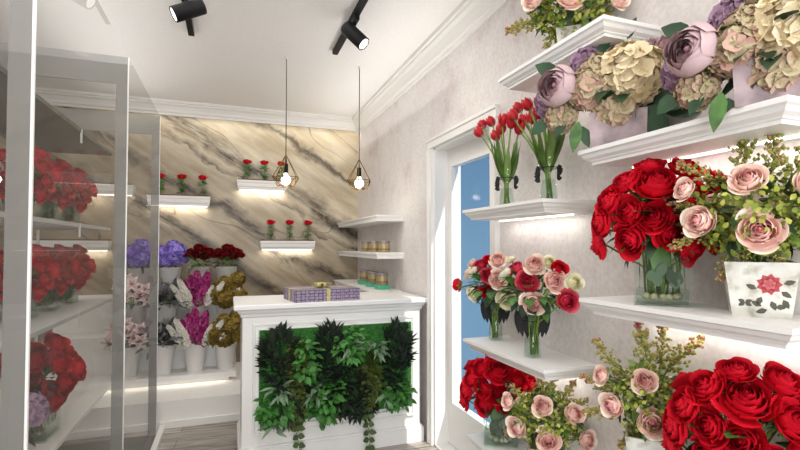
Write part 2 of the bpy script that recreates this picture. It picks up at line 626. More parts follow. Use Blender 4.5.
def maze_mat():
    """lavender gift paper with a broken dark line maze"""
    m, n, l, p = new_mat('lavender_gift_paper')
    tc = n.new('ShaderNodeTexCoord')

    sp = n.new('ShaderNodeSeparateXYZ')
    l.new(tc.outputs['Object'], sp.inputs[0])
    ad = n.new('ShaderNodeMath')
    l.new(sp.outputs['Y'], ad.inputs[0])
    l.new(sp.outputs['Z'], ad.inputs[1])
    ax = n.new('ShaderNodeMath')
    ax.operation = 'MULTIPLY_ADD'
    ax.inputs[1].default_value = 0.35
    l.new(sp.outputs['Y'], ax.inputs[0])
    l.new(sp.outputs['X'], ax.inputs[2])
    cb = n.new('ShaderNodeCombineXYZ')
    l.new(ax.outputs[0], cb.inputs['X'])
    l.new(ad.outputs[0], cb.inputs['Y'])

    def brick(w, h, sq, ro):
        br = n.new('ShaderNodeTexBrick')
        mp = n.new('ShaderNodeMapping')
        mp.inputs['Rotation'].default_value = (0, 0, ro)
        l.new(cb.outputs[0], mp.inputs['Vector'])
        l.new(mp.outputs[0], br.inputs['Vector'])
        br.squash = sq
        br.squash_frequency = 2
        br.offset = 0.37
        for nm, v in (('Scale', 1.0), ('Mortar Size', 0.0022), ('Mortar Smooth', 0.1), ('Brick Width', w), ('Row Height', h)):
            br.inputs[nm].default_value = v
        return br
    a = brick(0.052, 0.021, 0.6, 0)
    c = brick(0.083, 0.033, 0.5, PI / 2)
    mm = n.new('ShaderNodeMath')
    mm.operation = 'MAXIMUM'
    l.new(a.outputs['Fac'], mm.inputs[0])
    l.new(c.outputs['Fac'], mm.inputs[1])
    mx = n.new('ShaderNodeMixRGB')
    l.new(mm.outputs[0], mx.inputs['Fac'])
    mx.inputs['Color1'].default_value = lin((160, 146, 166))
    mx.inputs['Color2'].default_value = lin((86, 70, 98))
    l.new(mx.outputs['Color'], p.inputs['Base Color'])
    p.inputs['Roughness'].default_value = 0.5
    return m


def print_pot_mat():
    m, n, l, p = new_mat('aged_printed_pot')
    tc = n.new('ShaderNodeTexCoord')
    no = n.new('ShaderNodeTexNoise')
    no.inputs['Scale'].default_value = 16
    no.inputs['Detail'].default_value = 8
    l.new(tc.outputs['Object'], no.inputs['Vector'])
    r = ramp(n, [(0.34, (150, 146, 128)), (0.46, (214, 212, 200)), (0.6, (228, 228, 220)), (0.72, (186, 182, 166))])
    l.new(no.outputs['Fac'], r.inputs['Fac'])
    l.new(r.outputs['Color'], p.inputs['Base Color'])
    p.inputs['Roughness'].default_value = 0.5
    return m


STUCCO = wall_mat()
MARBLE = marble_mat()
BOARDS = floor_mat()
GIFT = maze_mat()
RIBBON = mat('gold_ribbon', (196, 184, 120), 0.4, vary=0.12, scale=60)
PRINTPOT = print_pot_mat()
LAVPOT = mat('lavender_mottled_pot', (160, 143, 146), 0.7, vary=0.16, scale=18)

# ------------------------------------------------------------------ room shell
XW, YB, ZC = 1.46, 5.55, 3.04          # right wall, back wall, ceiling
XL, YF = -2.9, -2.6

b = MB(); b.box((XL - 0.1, YF - 0.1, -0.1), (XW + 0.5, YB + 0.1, 0))
struct(b.build('floor', BOARDS))
b = MB(); b.box((XL - 0.1, YF - 0.1, ZC), (XW + 0.22, YB + 0.1, ZC + 0.1))
struct(b.build('ceiling', CEIL))
b = MB(); b.box((XL - 0.1, YB, 0), (XW + 0.3, YB + 0.1, ZC))
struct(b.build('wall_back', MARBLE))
b = MB(); b.box((XL - 0.1, YF, 0), (XL, YB, ZC))
struct(b.build('wall_left', STUCCO))
DY0, DY1, DZ = 2.42, 3.28, 2.25         # door opening
b = MB()
b.box((XW, YF, 0), (XW + 0.22, DY0, ZC))
b.box((XW, DY1, 0), (XW + 0.22, YB, ZC))
b.box((XW, DY0, DZ), (XW + 0.22, DY1, ZC))
struct(b.build('wall_right', STUCCO))
b = MB()
for a_, c_ in [((XL, YF - 0.1, 0), (-1.3, YF, ZC)), ((1.3, YF - 0.1, 0), (XW + 0.22, YF, ZC)), ((-1.3, YF - 0.1, 2.6), (1.3, YF, ZC)), ((-1.3, YF - 0.1, 0), (1.3, YF, 0.3))]:
    b.box(a_, c_)
struct(b.build('wall_front', STUCCO))

# crown mouldings: trim_1 along the back, trim_2 along the right wall
crown = [(0, 0), (0.02, 0), (0.022, 0.022), (0.034, 0.03), (0.04, 0.055), (0.062, 0.085), (0.088, 0.098), (0.09, 0.112), (0.108, 0.116), (0.11, 0.14), (0, 0.14)]
b = MB(); b.prism([(YB - d, ZC - 0.14 + z) for d, z in crown], 'x', XL, XW)
struct(b.build('trim_1', TRIM))
b = MB(); b.prism([(XW - d * 0.9, ZC - 0.17 + z * 0.17 / 0.14) for d, z in crown], 'y', YF, YB)
struct(b.build('trim_2', TRIM))

# warm cove light that washes the top of the marble
lamp('AREA', 'cove_light', (0.1, YB - 0.13, ZC - 0.16), (0, 0.28, -1), 3.0, (1.0, 0.93, 0.8), shape='RECTANGLE', size=2.9, size_y=0.03)

# door: casing, jambs, glazed leaf with a low solid panel
door = bpy.data.objects.new('door_1', None); col.objects.link(door); struct(door)
b = MB()
cs = [(0, 0), (0.022, 0.004), (0.022, 0.05), (0.03, 0.056), (0.03, 0.075), (0, 0.08)]
CZ = DZ + 0.08
for y0, sgn in ((DY0, -1), (DY1, 1)):
    b.prism([(XW - d, y0 + sgn * (w - 0.005)) for d, w in cs], 'z', 0, DZ - 0.006)
b.prism([(XW - d, DZ - 0.005 + w) for d, w in cs], 'y', DY0 - 0.075, DY1 + 0.075)
b.build('casing', WHITE, door)
b = MB()
JX = XW + 0.22
b.box((XW, DY0 - 0.001, 0), (JX, DY0 + 0.02, DZ))
b.box((XW, DY1 - 0.02, 0), (JX, DY1 + 0.001, DZ))
b.box((XW, DY0, DZ - 0.02), (JX, DY1, DZ + 0.001))
b.build('jamb', WHITE, door)
b = MB()
LX0, LX1 = XW + 0.11, XW + 0.165
y0, y1 = DY0 + 0.02, DY1 - 0.02
b.box((LX0, y0, 0.02), (LX1, y1, 0.33))
b.box((LX0, y0, DZ - 0.15), (LX1, y1, DZ - 0.02))
b.box((LX0, y0, 0.33), (LX1, y0 + 0.065, DZ - 0.15))
b.box((LX0, y1 - 0.065, 0.33), (LX1, y1, DZ - 0.15))
b.build('door_leaf', WHITE, door)
b = MB(); b.box((LX0 + 0.025, y0 + 0.06, 0.32), (LX0 + 0.031, y1 - 0.06, DZ - 0.14))
b.build('pane', DOORGLASS, door)
b = MB(); b.box((XW, DY0, 0), (JX, DY1, 0.012))
struct(b.build('threshold', WHITE, door))

# ------------------------------------------------------------------ moulded wall shelves on the right wall
prof = [(0.0, 0.0), (0.0, -0.014), (0.008, -0.019), (0.014, -0.03), (0.026, -0.038), (0.028, -0.043), (0.034, -0.045), (0.034, -0.055)]


def wall_shelf(xf, ya, yb, z, label, group, light=0.5, prof=prof, led=True):
    t = thing('wall_shelf', label, 'shelf', (XW, (ya + yb) / 2, z), 0, group)
    h = (yb - ya) / 2
    d = XW - xf
    b = MB()
    ls = []
    for o, zz in prof:
        ls.append([V((0, -h + o, zz)), V((0, h - o, zz)), V((-d + o, h - o, zz)), V((-d + o, -h + o, zz))])
    b.loops(ls[::-1])
    b.build('board', SHELFW, t)
    if led:
        zb = prof[-1][1]
        b = MB(); b.box((-0.075, -h + 0.06, zb - 0.006), (-0.063, h - 0.06, zb + 0.002))
        b.build('light_strip', LED, t, label='thin lit strip under the shelf')
        lamp('AREA', 'shelf_light', (-0.07, 0, zb - 0.012), (0.35, 0, -1), light, (1.0, 0.97, 0.93), t, shape='RECTANGLE', size=2 * h - 0.12, size_y=0.02)
    return t


ZS = dict(S1=2.29, S2=1.694, S3=1.0, S4=0.50, R1=1.845, R2=1.313, R3=0.735)
GS = 'white moulded shelves stepping along the stucco wall'
wall_shelf(1.19, 1.252, 1.922, ZS['S1'], 'topmost white moulded shelf, above the hydrangeas, carrying pink roses', GS)
wall_shelf(1.19, 1.592, 2.29, ZS['S2'], 'white moulded shelf carrying the two vases of red tulips', GS)
wall_shelf(1.19, 1.592, 2.29, ZS['S3'], 'white moulded shelf carrying two dark-ribboned vases of mixed roses', GS)
wall_shelf(1.19, 1.592, 2.25, ZS['S4'], 'lowest white shelf by the glazed door, carrying red and pink roses', GS)
wall_shelf(1.19, 0.698, 1.385, ZS['R1'], 'white moulded shelf carrying the two hydrangea arrangements', GS)
wall_shelf(1.19, 0.698, 1.385, ZS['R2'], 'white moulded shelf with red roses in glass and the rose-printed pot', GS)
wall_shelf(1.19, 0.698, 1.385, ZS['R3'], 'nearest low white shelf under the big bunch of red roses', GS)

GB = 'white shelves in the corner behind the counter'
small = [(0.0, 0.0), (0.0, -0.014), (0.006, -0.018), (0.012, -0.03), (0.014, -0.055)]
wall_shelf(1.2, 3.93, 5.53, 1.775, 'empty upper white corner shelf beside the marble wall', GB, prof=small, led=False)
wall_shelf(1.2, 3.93, 5.53, 1.442, 'middle white corner shelf holding three jars without boxes', GB, prof=small, led=False)
wall_shelf(1.16, 3.985, 5.53, 1.1, 'lowest white corner shelf level with the counter top', GB, prof=small, led=False)

# ------------------------------------------------------------------ counter
cnt = thing('sales_counter', 'white panelled shop counter with a planted green panel on its front', 'counter', (0.74, 3.7, 0))
CX0, CX1, CF, CBK = -0.655, 0.655, -0.3, 0.245
b = MB(); b.box((CX0, CF, 0.1), (CX1, CBK, 1.01)); b.build('body', WHITE, cnt)
b = MB()
for o, za, zb_ in [(0.022, 0.0, 0.11), (0.014, 0.11, 0.125)]:
    b.box((CX0 - o, CF - o, za), (CX1 + o, CBK + 0.0, zb_))
b.build('plinth', WHITE, cnt)
top = [(0.0, 1.005), (0.012, 1.015), (0.015, 1.03), (0.03, 1.045), (0.034, 1.058), (0.05, 1.062), (0.058, 1.07), (0.058, 1.094), (0.052, 1.1)]
b = MB()
b.loops([[V((CX0 - o, CF - o, z)), V((CX1 + o * 0.75, CF - o, z)), V((CX1 + o * 0.75, CBK + 0.02, z)), V((CX0 - o, CBK + 0.02, z))] for o, z in top])
b.build('counter_top', WHITE, cnt)
b = MB()
FX0, FX1, FZ0, FZ1 = -0.587, 0.6, 0.2, 0.965
ring = [(0, 0), (0, -0.014), (0.004, -0.018), (0.014, -0.018), (0.018, -0.008), (0.036, -0.008), (0.04, -0.022), (0.054, -0.022), (0.058, -0.018), (0.058, 0)]
b.loops([[V((FX0 + o, CF + d, FZ0 + o)), V((FX1 - o, CF + d, FZ0 + o)), V((FX1 - o, CF + d, FZ1 - o)), V((FX0 + o, CF + d, FZ1 - o))] for o, d in ring], caps=(False, False))
b.build('panel_moulding', WHITE, cnt)

# ------------------------------------------------------------------ flower building blocks
rnd = random.Random(7)


def rose_mb(seed, n=30, open_=1.0, res=(6, 6), cup=False):
    r = random.Random(seed)
    b = MB()
    for i in range(n):
        t = i / (n - 1)
        ang = i * 2.39996 + r.uniform(-0.25, 0.25)
        hw = 1.25 - 0.55 * t + r.uniform(-0.08, 0.08)
        rm = (0.07 + 0.87 * t ** 0.8 * open_) * r.uniform(0.94, 1.06)
        h = 1.0 - 0.36 * t ** 1.2 * open_ + r.uniform(-0.04, 0.04)
        lip = (0.04 + 0.11 * t) if not cup else 0.08 - 0.22 * t
        if cup:
            h = 0.8 + 0.22 * t + r.uniform(-0.05, 0.05)
        ph = r.uniform(0, 6)
        lip *= r.uniform(0.6, 1.35)
        dt = r.uniform(-0.1, 0.1)

        def fn(u, v):
            x = (u - 0.5) * 2
            rad = rm * (0.18 + 0.82 * math.sin(min(1.0, v * 1.15) * PI / 2) ** 0.8)
            edge = max(0, v - 0.7) / 0.3
            rad *= 1 - 0.8 * max(0, 1 - (t / (0.96 if not cup else 1.2)) ** 1.4) * v ** 2.5
            rad += lip * edge ** 1.6 * (1.0 - 0.75 * x * x)
            z = h * (v ** 1.15) * (1 - 0.16 * abs(x) ** 3) - 0.5 * lip * edge ** 2 + 0.03 * math.sin(3.2 * x + ph) * edge
            a = ang + x * hw * (0.62 + 0.38 * math.sin(PI * min(0.75, v + 0.1)))
            rad += 0.012 * (1 + x)      # the petals overlap like a spiral
            return V((rad * math.cos(a), rad * math.sin(a), z))
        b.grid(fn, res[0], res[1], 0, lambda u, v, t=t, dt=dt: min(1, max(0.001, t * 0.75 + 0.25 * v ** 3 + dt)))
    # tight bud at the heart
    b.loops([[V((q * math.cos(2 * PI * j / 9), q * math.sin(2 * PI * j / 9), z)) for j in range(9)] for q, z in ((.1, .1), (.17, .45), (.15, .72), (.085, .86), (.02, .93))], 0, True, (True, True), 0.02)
    # sepals
    for k in range(5):
        a = k * 2 * PI / 5
        d = V((math.cos(a), math.sin(a), -0.15))
        b.leaf((0, 0, 0.05), d, (0, 0, 1), 0.75, 0.3, -0.1, 0.1, 1)
    return b


def peony_mb(seed):
    return rose_mb(seed, 48, 1.05, (6, 6), True)


def floret(b, M, npet=4, size=1.0, cup=0.25, tone=0.5, r=rnd):
    for k in range(npet):
        a = 2 * PI * k / npet

        def fn(u, v):
            x = (u - 0.5) * 2
            w = 0.62 * math.sin(PI * min(1, 0.08 + 0.8 * v) ** 0.9) ** 0.7
            p = V((v, x * w, cup * v * v + 0.10 * x * x - 0.03))
            q = V((p.x * math.cos(a) - p.y * math.sin(a), p.x * math.sin(a) + p.y * math.cos(a), p.z)) * size
            return M @ q
        b.grid(fn, 2, 3, 0, lambda u, v: max(0.002, min(1, tone + 0.35 * (v - 0.5))))


def fib(n, zmin=-0.3):
    out = []
    for i in range(n):
        z = 1 - (i + 0.5) / n * (1 - zmin)
        rr = math.sqrt(max(0, 1 - z * z))
        a = i * 2.39996
        out.append(V((rr * math.cos(a), rr * math.sin(a), z)))
    return out


def cluster_mb(seed, n=60, size=0.3, npet=4, zmin=-0.35, jitter=0.08):
    r = random.Random(seed)
    b = MB()
    for d in fib(n, zmin):
        q = aim(d + V((r.uniform(-.3, .3), r.uniform(-.3, .3), r.uniform(-.3, .3))), r.uniform(0, 6))
        M = Matrix.Translation(d * (0.86 + r.uniform(-jitter, jitter))) @ q.to_matrix().to_4x4()
        floret(b, M, npet, size * r.uniform(0.85, 1.15), 0.22, r.uniform(0.25, 0.8))
    return b


def spike_mb(seed, n=46, size=0.16):
    """upright flower spike of height 1"""
    r = random.Random(seed)
    b = MB()
    b.tube([(0, 0, 0), (0.02, 0, 0.5), (0, 0.01, 1.0)], 0.02, 5, 1)
    for i in range(n):
        z = 0.25 + 0.75 * i / n
        a = i * 2.4
        rad = 0.16 * (1.05 - 0.75 * (i / n))
        d = V((math.cos(a), math.sin(a), 0.35))
        M = Matrix.Translation(V((rad * math.cos(a), rad * math.sin(a), z))) @ aim(d, r.uniform(0, 6)).to_matrix().to_4x4()
        floret(b, M, 5, size * (1.15 - 0.6 * i / n), 0.3, r.uniform(0.2, 0.9))
    return b


def lily_mb(seed):
    r = random.Random(seed)
    b = MB()
    for k in range(6):
        a = k * PI / 3 + r.uniform(-0.1, 0.1)
        sc = 1.0 if k % 2 else 0.92

        def fn(u, v):
            x = (u - 0.5) * 2
            w = 0.27 * math.sin(PI * min(1, 0.1 + 0.88 * v) ** 0.85)
            rad = 0.05 + sc * (v ** 1.4)
            z = 0.75 * v - 0.55 * v ** 3
            return V((rad * math.cos(a) - x * w * math.sin(a), rad * math.sin(a) + x * w * math.cos(a), z + 0.1 * x * x))
        b.grid(fn, 2, 5, 0, lambda u, v: max(0.002, 0.05 + abs(u - 0.5) * 1.4 + v * 0.3))
    for k in range(5):
        a = k * 1.257
        b.tube([(0, 0, 0.05), (0.16 * math.cos(a), 0.16 * math.sin(a), 0.6)], 0.018, 4, 1)
    return b


def tulip_mb(seed):
    r = random.Random(seed)
    b = MB()
    for k in range(6):
        a0 = k * PI / 3 + r.uniform(-0.08, 0.08)
        out = 1.0 if k % 2 else 0.9

        def fn(u, v):
            x = (u - 0.5) * 2
            rad = out * (0.10 + 0.46 * math.sin(PI * min(0.93, 0.06 + 0.72 * v)) ** 0.7)
            a = a0 + x * 0.66 * math.sin(PI * min(1, 0.25 + 0.7 * v)) ** 0.8
            return V((rad * math.cos(a), rad * math.sin(a), 1.25 * v * (1 - 0.06 * x * x)))
        b.grid(fn, 4, 6, 0, lambda u, v: max(0.002, 0.25 + 0.6 * v - abs(u - 0.5) * 0.3))
    return b


def sprig_mb(seed, n=17):
    """wavy stem of height 1 with small bead-leaf side twigs"""
    r = random.Random(seed)
    b = MB()
    pts = [V((0.05 * math.sin(4 * t), 0.04 * math.sin(3 * t + 1), t)) for t in [i / 7 for i in range(8)]]
    b.tube(pts, [0.016 - 0.010 * i / 7 for i in range(8)], 5, 1)
    ico = [V((1, 0, 0)), V((-1, 0, 0)), V((0, 1, 0)), V((0, -1, 0)), V((0, 0, 1.3)), V((0, 0, -1.3))]
    icf = [(0, 2, 4), (2, 1, 4), (1, 3, 4), (3, 0, 4), (2, 0, 5), (1, 2, 5), (3, 1, 5), (0, 3, 5)]
    for i in range(n):
        t = 0.28 + 0.72 * i / n
        base = V((0.05 * math.sin(4 * t), 0.04 * math.sin(3 * t + 1), t))
        a = i * 2.4
        L = 0.26 * (1.12 - t * 0.85)
        d = V((math.cos(a), math.sin(a), 0.8)).normalized()
        b.tube([base, base + d * L], 0.006, 3, 1)
        for k in range(9):
            p = base + d * (L * (0.2 + 0.1 * k)) + V((r.uniform(-1, 1), r.uniform(-1, 1), r.uniform(-1, 1))) * 0.028
            s = 0.023 * r.uniform(0.8, 1.3)
            tn = max(0.002, min(1, 0.25 + 0.6 * t + r.uniform(-0.3, 0.3)))
            b.add([p + q * s for q in ico], icf, 0, tn)
    p = pts[-1]
    b.add([p + q * 0.03 for q in ico], icf, 0, 0.9)
    return b


_cache = {}


def blossom(kind, matname, k):
    key = (kind, matname, k)
    if key not in _cache:
        fn = {'rose': lambda: rose_mb(11 + k), 'bud': lambda: rose_mb(40 + k, 16, 0.55), 'peony': lambda: peony_mb(70 + k),
              'hydr': lambda: cluster_mb(20 + k, 74, 0.33), 'phlox': lambda: cluster_mb(60 + k, 130, 0.19, 5, -0.2, 0.16),
              'spike': lambda: spike_mb(30 + k), 'lily': lambda: lily_mb(50 + k), 'tulip': lambda: tulip_mb(80 + k), 'sprig': lambda: sprig_mb(90 + k),
              'far': lambda: rose_mb(100 + k, 22, 1.0, (4, 4))}[kind]
        m = {'RED': RED, 'DRED': DRED, 'PINK': PINK, 'ROSY': ROSY, 'CREAM': CREAM, 'MAUVE': MAUVE, 'HYDRC': HYDRC, 'HYDRG': HYDRG, 'HYDRM': HYDRM,
             'PURPLE': PURPLE, 'MAGENTA': MAGENTA, 'LILY': LILY, 'WHITEP': WHITEP, 'OLIVE': OLIVE, 'TULIPRED': TULIPRED, 'HEATH': HEATH}[matname]
        _cache[key] = fn().mesh(kind + '_' + matname.lower(), [m, STEMG])
    return _cache[key]


def frame_at(c):
    """local axes of an arrangement seen from the room: u to the right, w towards the viewer"""
    w = V((EYE.x - c[0], EYE.y - c[1], 0)).normalized()
    u = V((0, 0, 1)).cross(w)
    return u, w


def foliage(t, n, rx, rz, c, mats, L, W, seed, zlo=-0.5, name='foliage', label=None, droop=0.3):
    r = random.Random(seed)
    b = MB()
    c = V(c)
    for d in fib(n, zlo):
        d = (d + V((r.uniform(-.25, .25), r.uniform(-.25, .25), r.uniform(-.25, .25)))).normalized()
        p = c + V((d.x * rx, d.y * rx, d.z * rz)) * r.uniform(0.55, 0.9)
        b.leaf(p, d + V((r.uniform(-.4, .4), r.uniform(-.4, .4), r.uniform(-.3, .3))), V((0, 0, 1)) + d * 0.4, L * r.uniform(0.7, 1.25), W * r.uniform(0.8, 1.2), droop, 0.2,
               r.randrange(len(mats)), max(0.002, r.random()))
    return b.build(name, mats, t, True, label=label)


def stems(t, tips, foot, spread, mt=None, rad=0.0035):
    b = MB()
    r = random.Random(len(tips))
    for i, p in enumerate(tips):
        f = V(foot) + V((r.uniform(-1, 1) * spread, r.uniform(-1, 1) * spread, 0))
        neck = V((f.x * 0.8 + p[0] * 0.2, f.y * 0.8 + p[1] * 0.2, f.z + 0.55 * (p[2] - f.z)))
        b.tube([f, neck, V(p)], rad, 5)
    b.build('stems', mt or STEMG, t, True)


RED_LAYOUT = [(-41, -10, .95), (-22, 1, .9), (-49, 12, .95), (3, -27, 1.25), (-1, 7, 1.0), (-21, 29, 1.05), (-54, 36, .85), (15, 24, .9), (33, -14, 1.0),
              (28, -42, .95), (-25, -30, .9), (40, 14, 1.0), (55, 0, .95), (33, 38, .9), (54, 30, .85), (-3, -46, .8), (58, -28, .9)]


def red_bunch(c, base, s, label, n=17, kind='rose', matn='RED', group='bunches of red roses', foot_z=0.03, rmul=1.0):
    """c: centre of the dome, base: point on the shelf below; blossoms face outwards"""
    t = thing('rose_bouquet', label, 'bouquet', base, 0, group)
    c = V(c) - V(base)
    u, w = frame_at(base)
    tips = []
    R = 0.2 * s
    for i, (px, py, k) in enumerate(RED_LAYOUT[:n]):
        a, v = px / 317 * s, -py / 317 * s
        dep = math.sqrt(max(0.0, 1 - min(1, (a * a + v * v * 1.3) / (R * R)))) * R * 0.62
        d = (u * a * 1.25 + w * (dep + 0.03) + V((0, 0, v + 0.05 * s)))
        p = c + u * a + w * dep + V((0, 0, v))
        dn = d.normalized()
        rr = 0.062 * s * k * rmul
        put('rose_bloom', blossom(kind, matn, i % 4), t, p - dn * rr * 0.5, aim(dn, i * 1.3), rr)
        tips.append(p - dn * rr * 0.5)
    for i in range(7):      # the far side of the dome
        a = PI * (0.15 + 0.7 * i / 6)
        p = c + u * math.cos(a) * 0.13 * s - w * math.sin(a) * 0.10 * s + V((0, 0, (0.05 - 0.03 * (i % 3)) * s))
        dn = (p - c + V((0, 0, 0.08))).normalized()
        put('rose_bloom', blossom(kind, matn, i % 4), t, p, aim(dn, i), 0.055 * s * rmul)
        tips.append(p)
    stems(t, tips, (0, 0, foot_z), 0.04 * s)
    foliage(t, 46, 0.13 * s, 0.10 * s, c - V((0, 0, 0.05 * s)), [LEAFD, LEAFM], 0.085 * s, 0.05 * s, 5, -0.9)
    return t


def square_vase(base, w, h, label, group, u):
    t = thing('glass_vase', label, 'vase', base, math.atan2(u.y, u.x), group)
    b = MB()
    r = w / 2
    b.square_lathe([(r, 0.0), (r, h)], caps=(True, False))
    b.square_lathe([(r - 0.004, h), (r - 0.004, 0.008)], caps=(False, True))
    b.add([(r * sx, r * sy, h) for sx, sy in ((1, 1), (-1, 1), (-1, -1), (1, -1))] + [((r - .004) * sx, (r - .004) * sy, h) for sx, sy in ((1, 1), (-1, 1), (-1, -1), (1, -1))],
          [(0, 1, 5, 4), (1, 2, 6, 5), (2, 3, 7, 6), (3, 0, 4, 7)])
    b.build('body', GLASS, t)
    b = MB(); b.box((-r + 0.006, -r + 0.006, 0.01), (r - 0.006, r - 0.006, h * 0.3))
    b.build('water', WATER, t)
    b = MB()                    # dark leaves lining the inside of the glass
    q = random.Random(int(w * 1e4) + int(base[1] * 100))
    for k in range(30):
        s_ = k % 4
        a = s_ * PI / 2
        nx, ny = math.cos(a), math.sin(a)
        off = q.uniform(-0.75, 0.75) * r
        p = V((nx * (r - 0.014) - ny * off * .75, ny * (r - 0.014) + nx * off * .75, h * q.uniform(0.3, 0.62)))
        b.leaf(p, V((-ny * q.uniform(-.5, .5), nx * q.uniform(-.5, .5), 1)), (nx, ny, 0), h * q.uniform(0.25, 0.36), h * 0.2, 0.02, 0.02, q.randrange(2))
    b.build('leaf_lining', [LEAFD, mat('grey_green_leaf', (86, 108, 82), 0.6)], t, True)
    b = MB()
    for k in range(14):
        a = k * 2.4
        p = V((math.cos(a) * r * 0.6, math.sin(a) * r * 0.6, 0.014 + 0.012))
        b.lathe([(0.001, -0.012), (0.011, -0.006), (0.013, 0.004), (0.001, 0.012)], 7, p)
    b.build('pebbles', mat('cream_pebble', (206, 190, 160), 0.5), t, True)
    return t


PINK_LAYOUT = [(-3, -15, .95), (-22, 4, 1.0), (1, 9, 1.12), (29, 10, .95), (20, -11, .95), (-30, -14, .75)]


def pink_arrangement(c, base, s, label, group='pink rose arrangements with heather', seed=1, low=0.0, spr=1.0):
    t = thing('rose_arrangement', label, 'flower arrangement', base, 0, group)
    c = V(c) - V(base)
    u, w = frame_at(base)
    tips = []
    for i, (px, py, k) in enumerate(PINK_LAYOUT):
        a, v = px / 200 * s, -py / 200 * s
        dep = 0.11 * s * (1 - (a * a + v * v) / (0.05 * s * s)) if True else 0
        dep = max(0.03 * s, dep)
        p = c + u * a + w * dep + V((0, 0, v))
        dn = (u * a * 0.9 + w * 0.16 * s + V((0, 0, v * 0.6 + 0.04 * s))).normalized()
        rr = 0.05 * s * k
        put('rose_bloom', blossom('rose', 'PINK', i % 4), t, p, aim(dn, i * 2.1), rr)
        tips.append(p)
    for i in range(3):
        p = c + u * (0.09 * (i - 1)) * s - w * 0.08 * s + V((0, 0, 0.02 * s))
        put('rose_bloom', blossom('rose', 'PINK', i % 4), t, p, aim(V((0, 0, .6)) - w + u * (i - 1)), 0.05 * s)
        tips.append(p)
    r = random.Random(seed)
    for i, (da, dv, L) in enumerate([(-0.1, 1, .26), (.55, .85, .24), (-.75, .7, .22), (-1.2, .25, .19), (-1.1, -.45, .2), (.95, .2, .17), (.9, -.5, .17), (-.5, -1, .17), (.2, 1.0, .22), (1.1, .6, .2), (-.2, -.9, .13), (.4, -.95, .14)]):
        d = (u * da + V((0, 0, dv)) + w * r.uniform(-0.1, 0.35)).normalized()
        p = c + d * 0.05 * s - w * 0.01
        put('heather_sprig', blossom('sprig', 'HEATH', i % 3), t, p, aim(d, r.uniform(0, 6)), L * s * spr)
    foliage(t, 60, 0.14 * s, 0.11 * s, c - w * 0.01, [LEAFM, LEAFD, STEMG], 0.06 * s, 0.034 * s, seed, -0.85)
    b = MB()
    for i in range(1000):
        d = V((r.gauss(0, 1), r.gauss(0, 1), r.gauss(0, 1))).normalized()
        p = c + V((d.x * 0.155 * s, d.y * 0.155 * s, d.z * 0.125 * s)) * r.uniform(0.6, 1.05)
        b.leaf(p, V((r.gauss(0, 1), r.gauss(0, 1), r.gauss(0, 1))), d, 0.019 * s, 0.014 * s, 0.1, 0.1, 0, max(.002, r.random()), 3)
    o = b.build('filler_greenery', FRESH, t, True)
    o['kind'] = 'stuff'
    stems(t, tips, (0, 0, low + 0.02), 0.02 * s)
    return t


# ------------------------------------------------------------------ right wall: arrangements on the shelves
def on_shelf(px, X, z):
    """point on a shelf of height z at depth line X, seen at picture column px (columns are vertical in the room)"""
    r = FW + RT * ((px - CX) / F)
    t = X / r.x
    return V((X, r.y * t, z))


def ctr(base, py):
    """point above base that shows at picture row py"""
    d = V(base) - EYE
    best = 0
    for it in range(40):
        p = V((base[0], base[1], base[2] + best)) - EYE
        y = CY - F * p.dot(UP) / p.dot(FW)
        best += (y - py) / F * p.dot(FW)
    return V((base[0], base[1], base[2] + best))


GV = 'square glass vases of red roses'
# R2 red roses
p = on_shelf(661, 1.315, ZS['R2']); u, w = frame_at(p)
square_vase(p, 0.155, 0.155, 'square glass vase holding red roses on the shelf beside the rose-printed pot', GV, u)
red_bunch(ctr(p, 212) - u * 0.02, p, 1.0, 'bunch of red roses in the glass vase beside the rose-printed pot')
# S4 red roses
p = on_shelf(500, 1.315, ZS['S4']); u, w = frame_at(p)
square_vase(p, 0.175, 0.165, 'square glass vase of red roses on the lowest shelf by the door', GV, u)
red_bunch(ctr(p, 382) - u * 0.02, p, 1.0, 'bunch of red roses in the vase on the lowest shelf by the door')
# R3 red roses, nearest
p = on_shelf(738, 1.30, ZS['R3']); u, w = frame_at(p)
square_vase(p, 0.155, 0.155, 'square glass vase under the nearest, biggest-looking bunch of red roses', GV, u)
red_bunch(ctr(p, 418), p, 0.98, 'nearest bunch of red roses, cut by the lower right corner of the photo')


def lathe_pot(base, r0, r1, h, label, m, cat='pot', name='flower_pot', rz=0.0, asp=1.0, group=None):
    t = thing(name, label, cat, base, rz, group)
    b = MB()
    b.square_lathe([(r0, 0), (r1, h), (r1 - 0.008, h), (r0 - 0.006, 0.02)], caps=(True, True), asp=asp)
    b.build('body', m, t)
    return t


# R2 printed pot with pink roses
p = on_shelf(757, 1.355, ZS['R2']); u, w = frame_at(p)
pot = lathe_pot(p, 0.062, 0.08, 0.145, 'off-white square pot printed with a red rose and butterfly', PRINTPOT, rz=math.atan2(u.y, u.x) + 0.1)
b = MB()                        # the printed rose, leaves and butterfly on the face towards the room


def face(x, z, lift=0.0012):
    f = z / 0.15
    r_ = 0.062 + (0.08 - 0.062) * f
    return V((x, -(r_ + lift), z))


def flat_leaf(b, x, z, a, L, W, mi):
    ca, sa = math.cos(a), math.sin(a)
    o = [(0, 0), (L * .35, W / 2), (L * .7, W * .38), (L, 0), (L * .7, -W * .38), (L * .35, -W / 2)]
    b.add([face(x + q[0] * ca - q[1] * sa, z + q[0] * sa + q[1] * ca, 0.0012 + 0.0002 * mi) for q in o], [(0, 1, 2, 3, 4, 5)], mi)


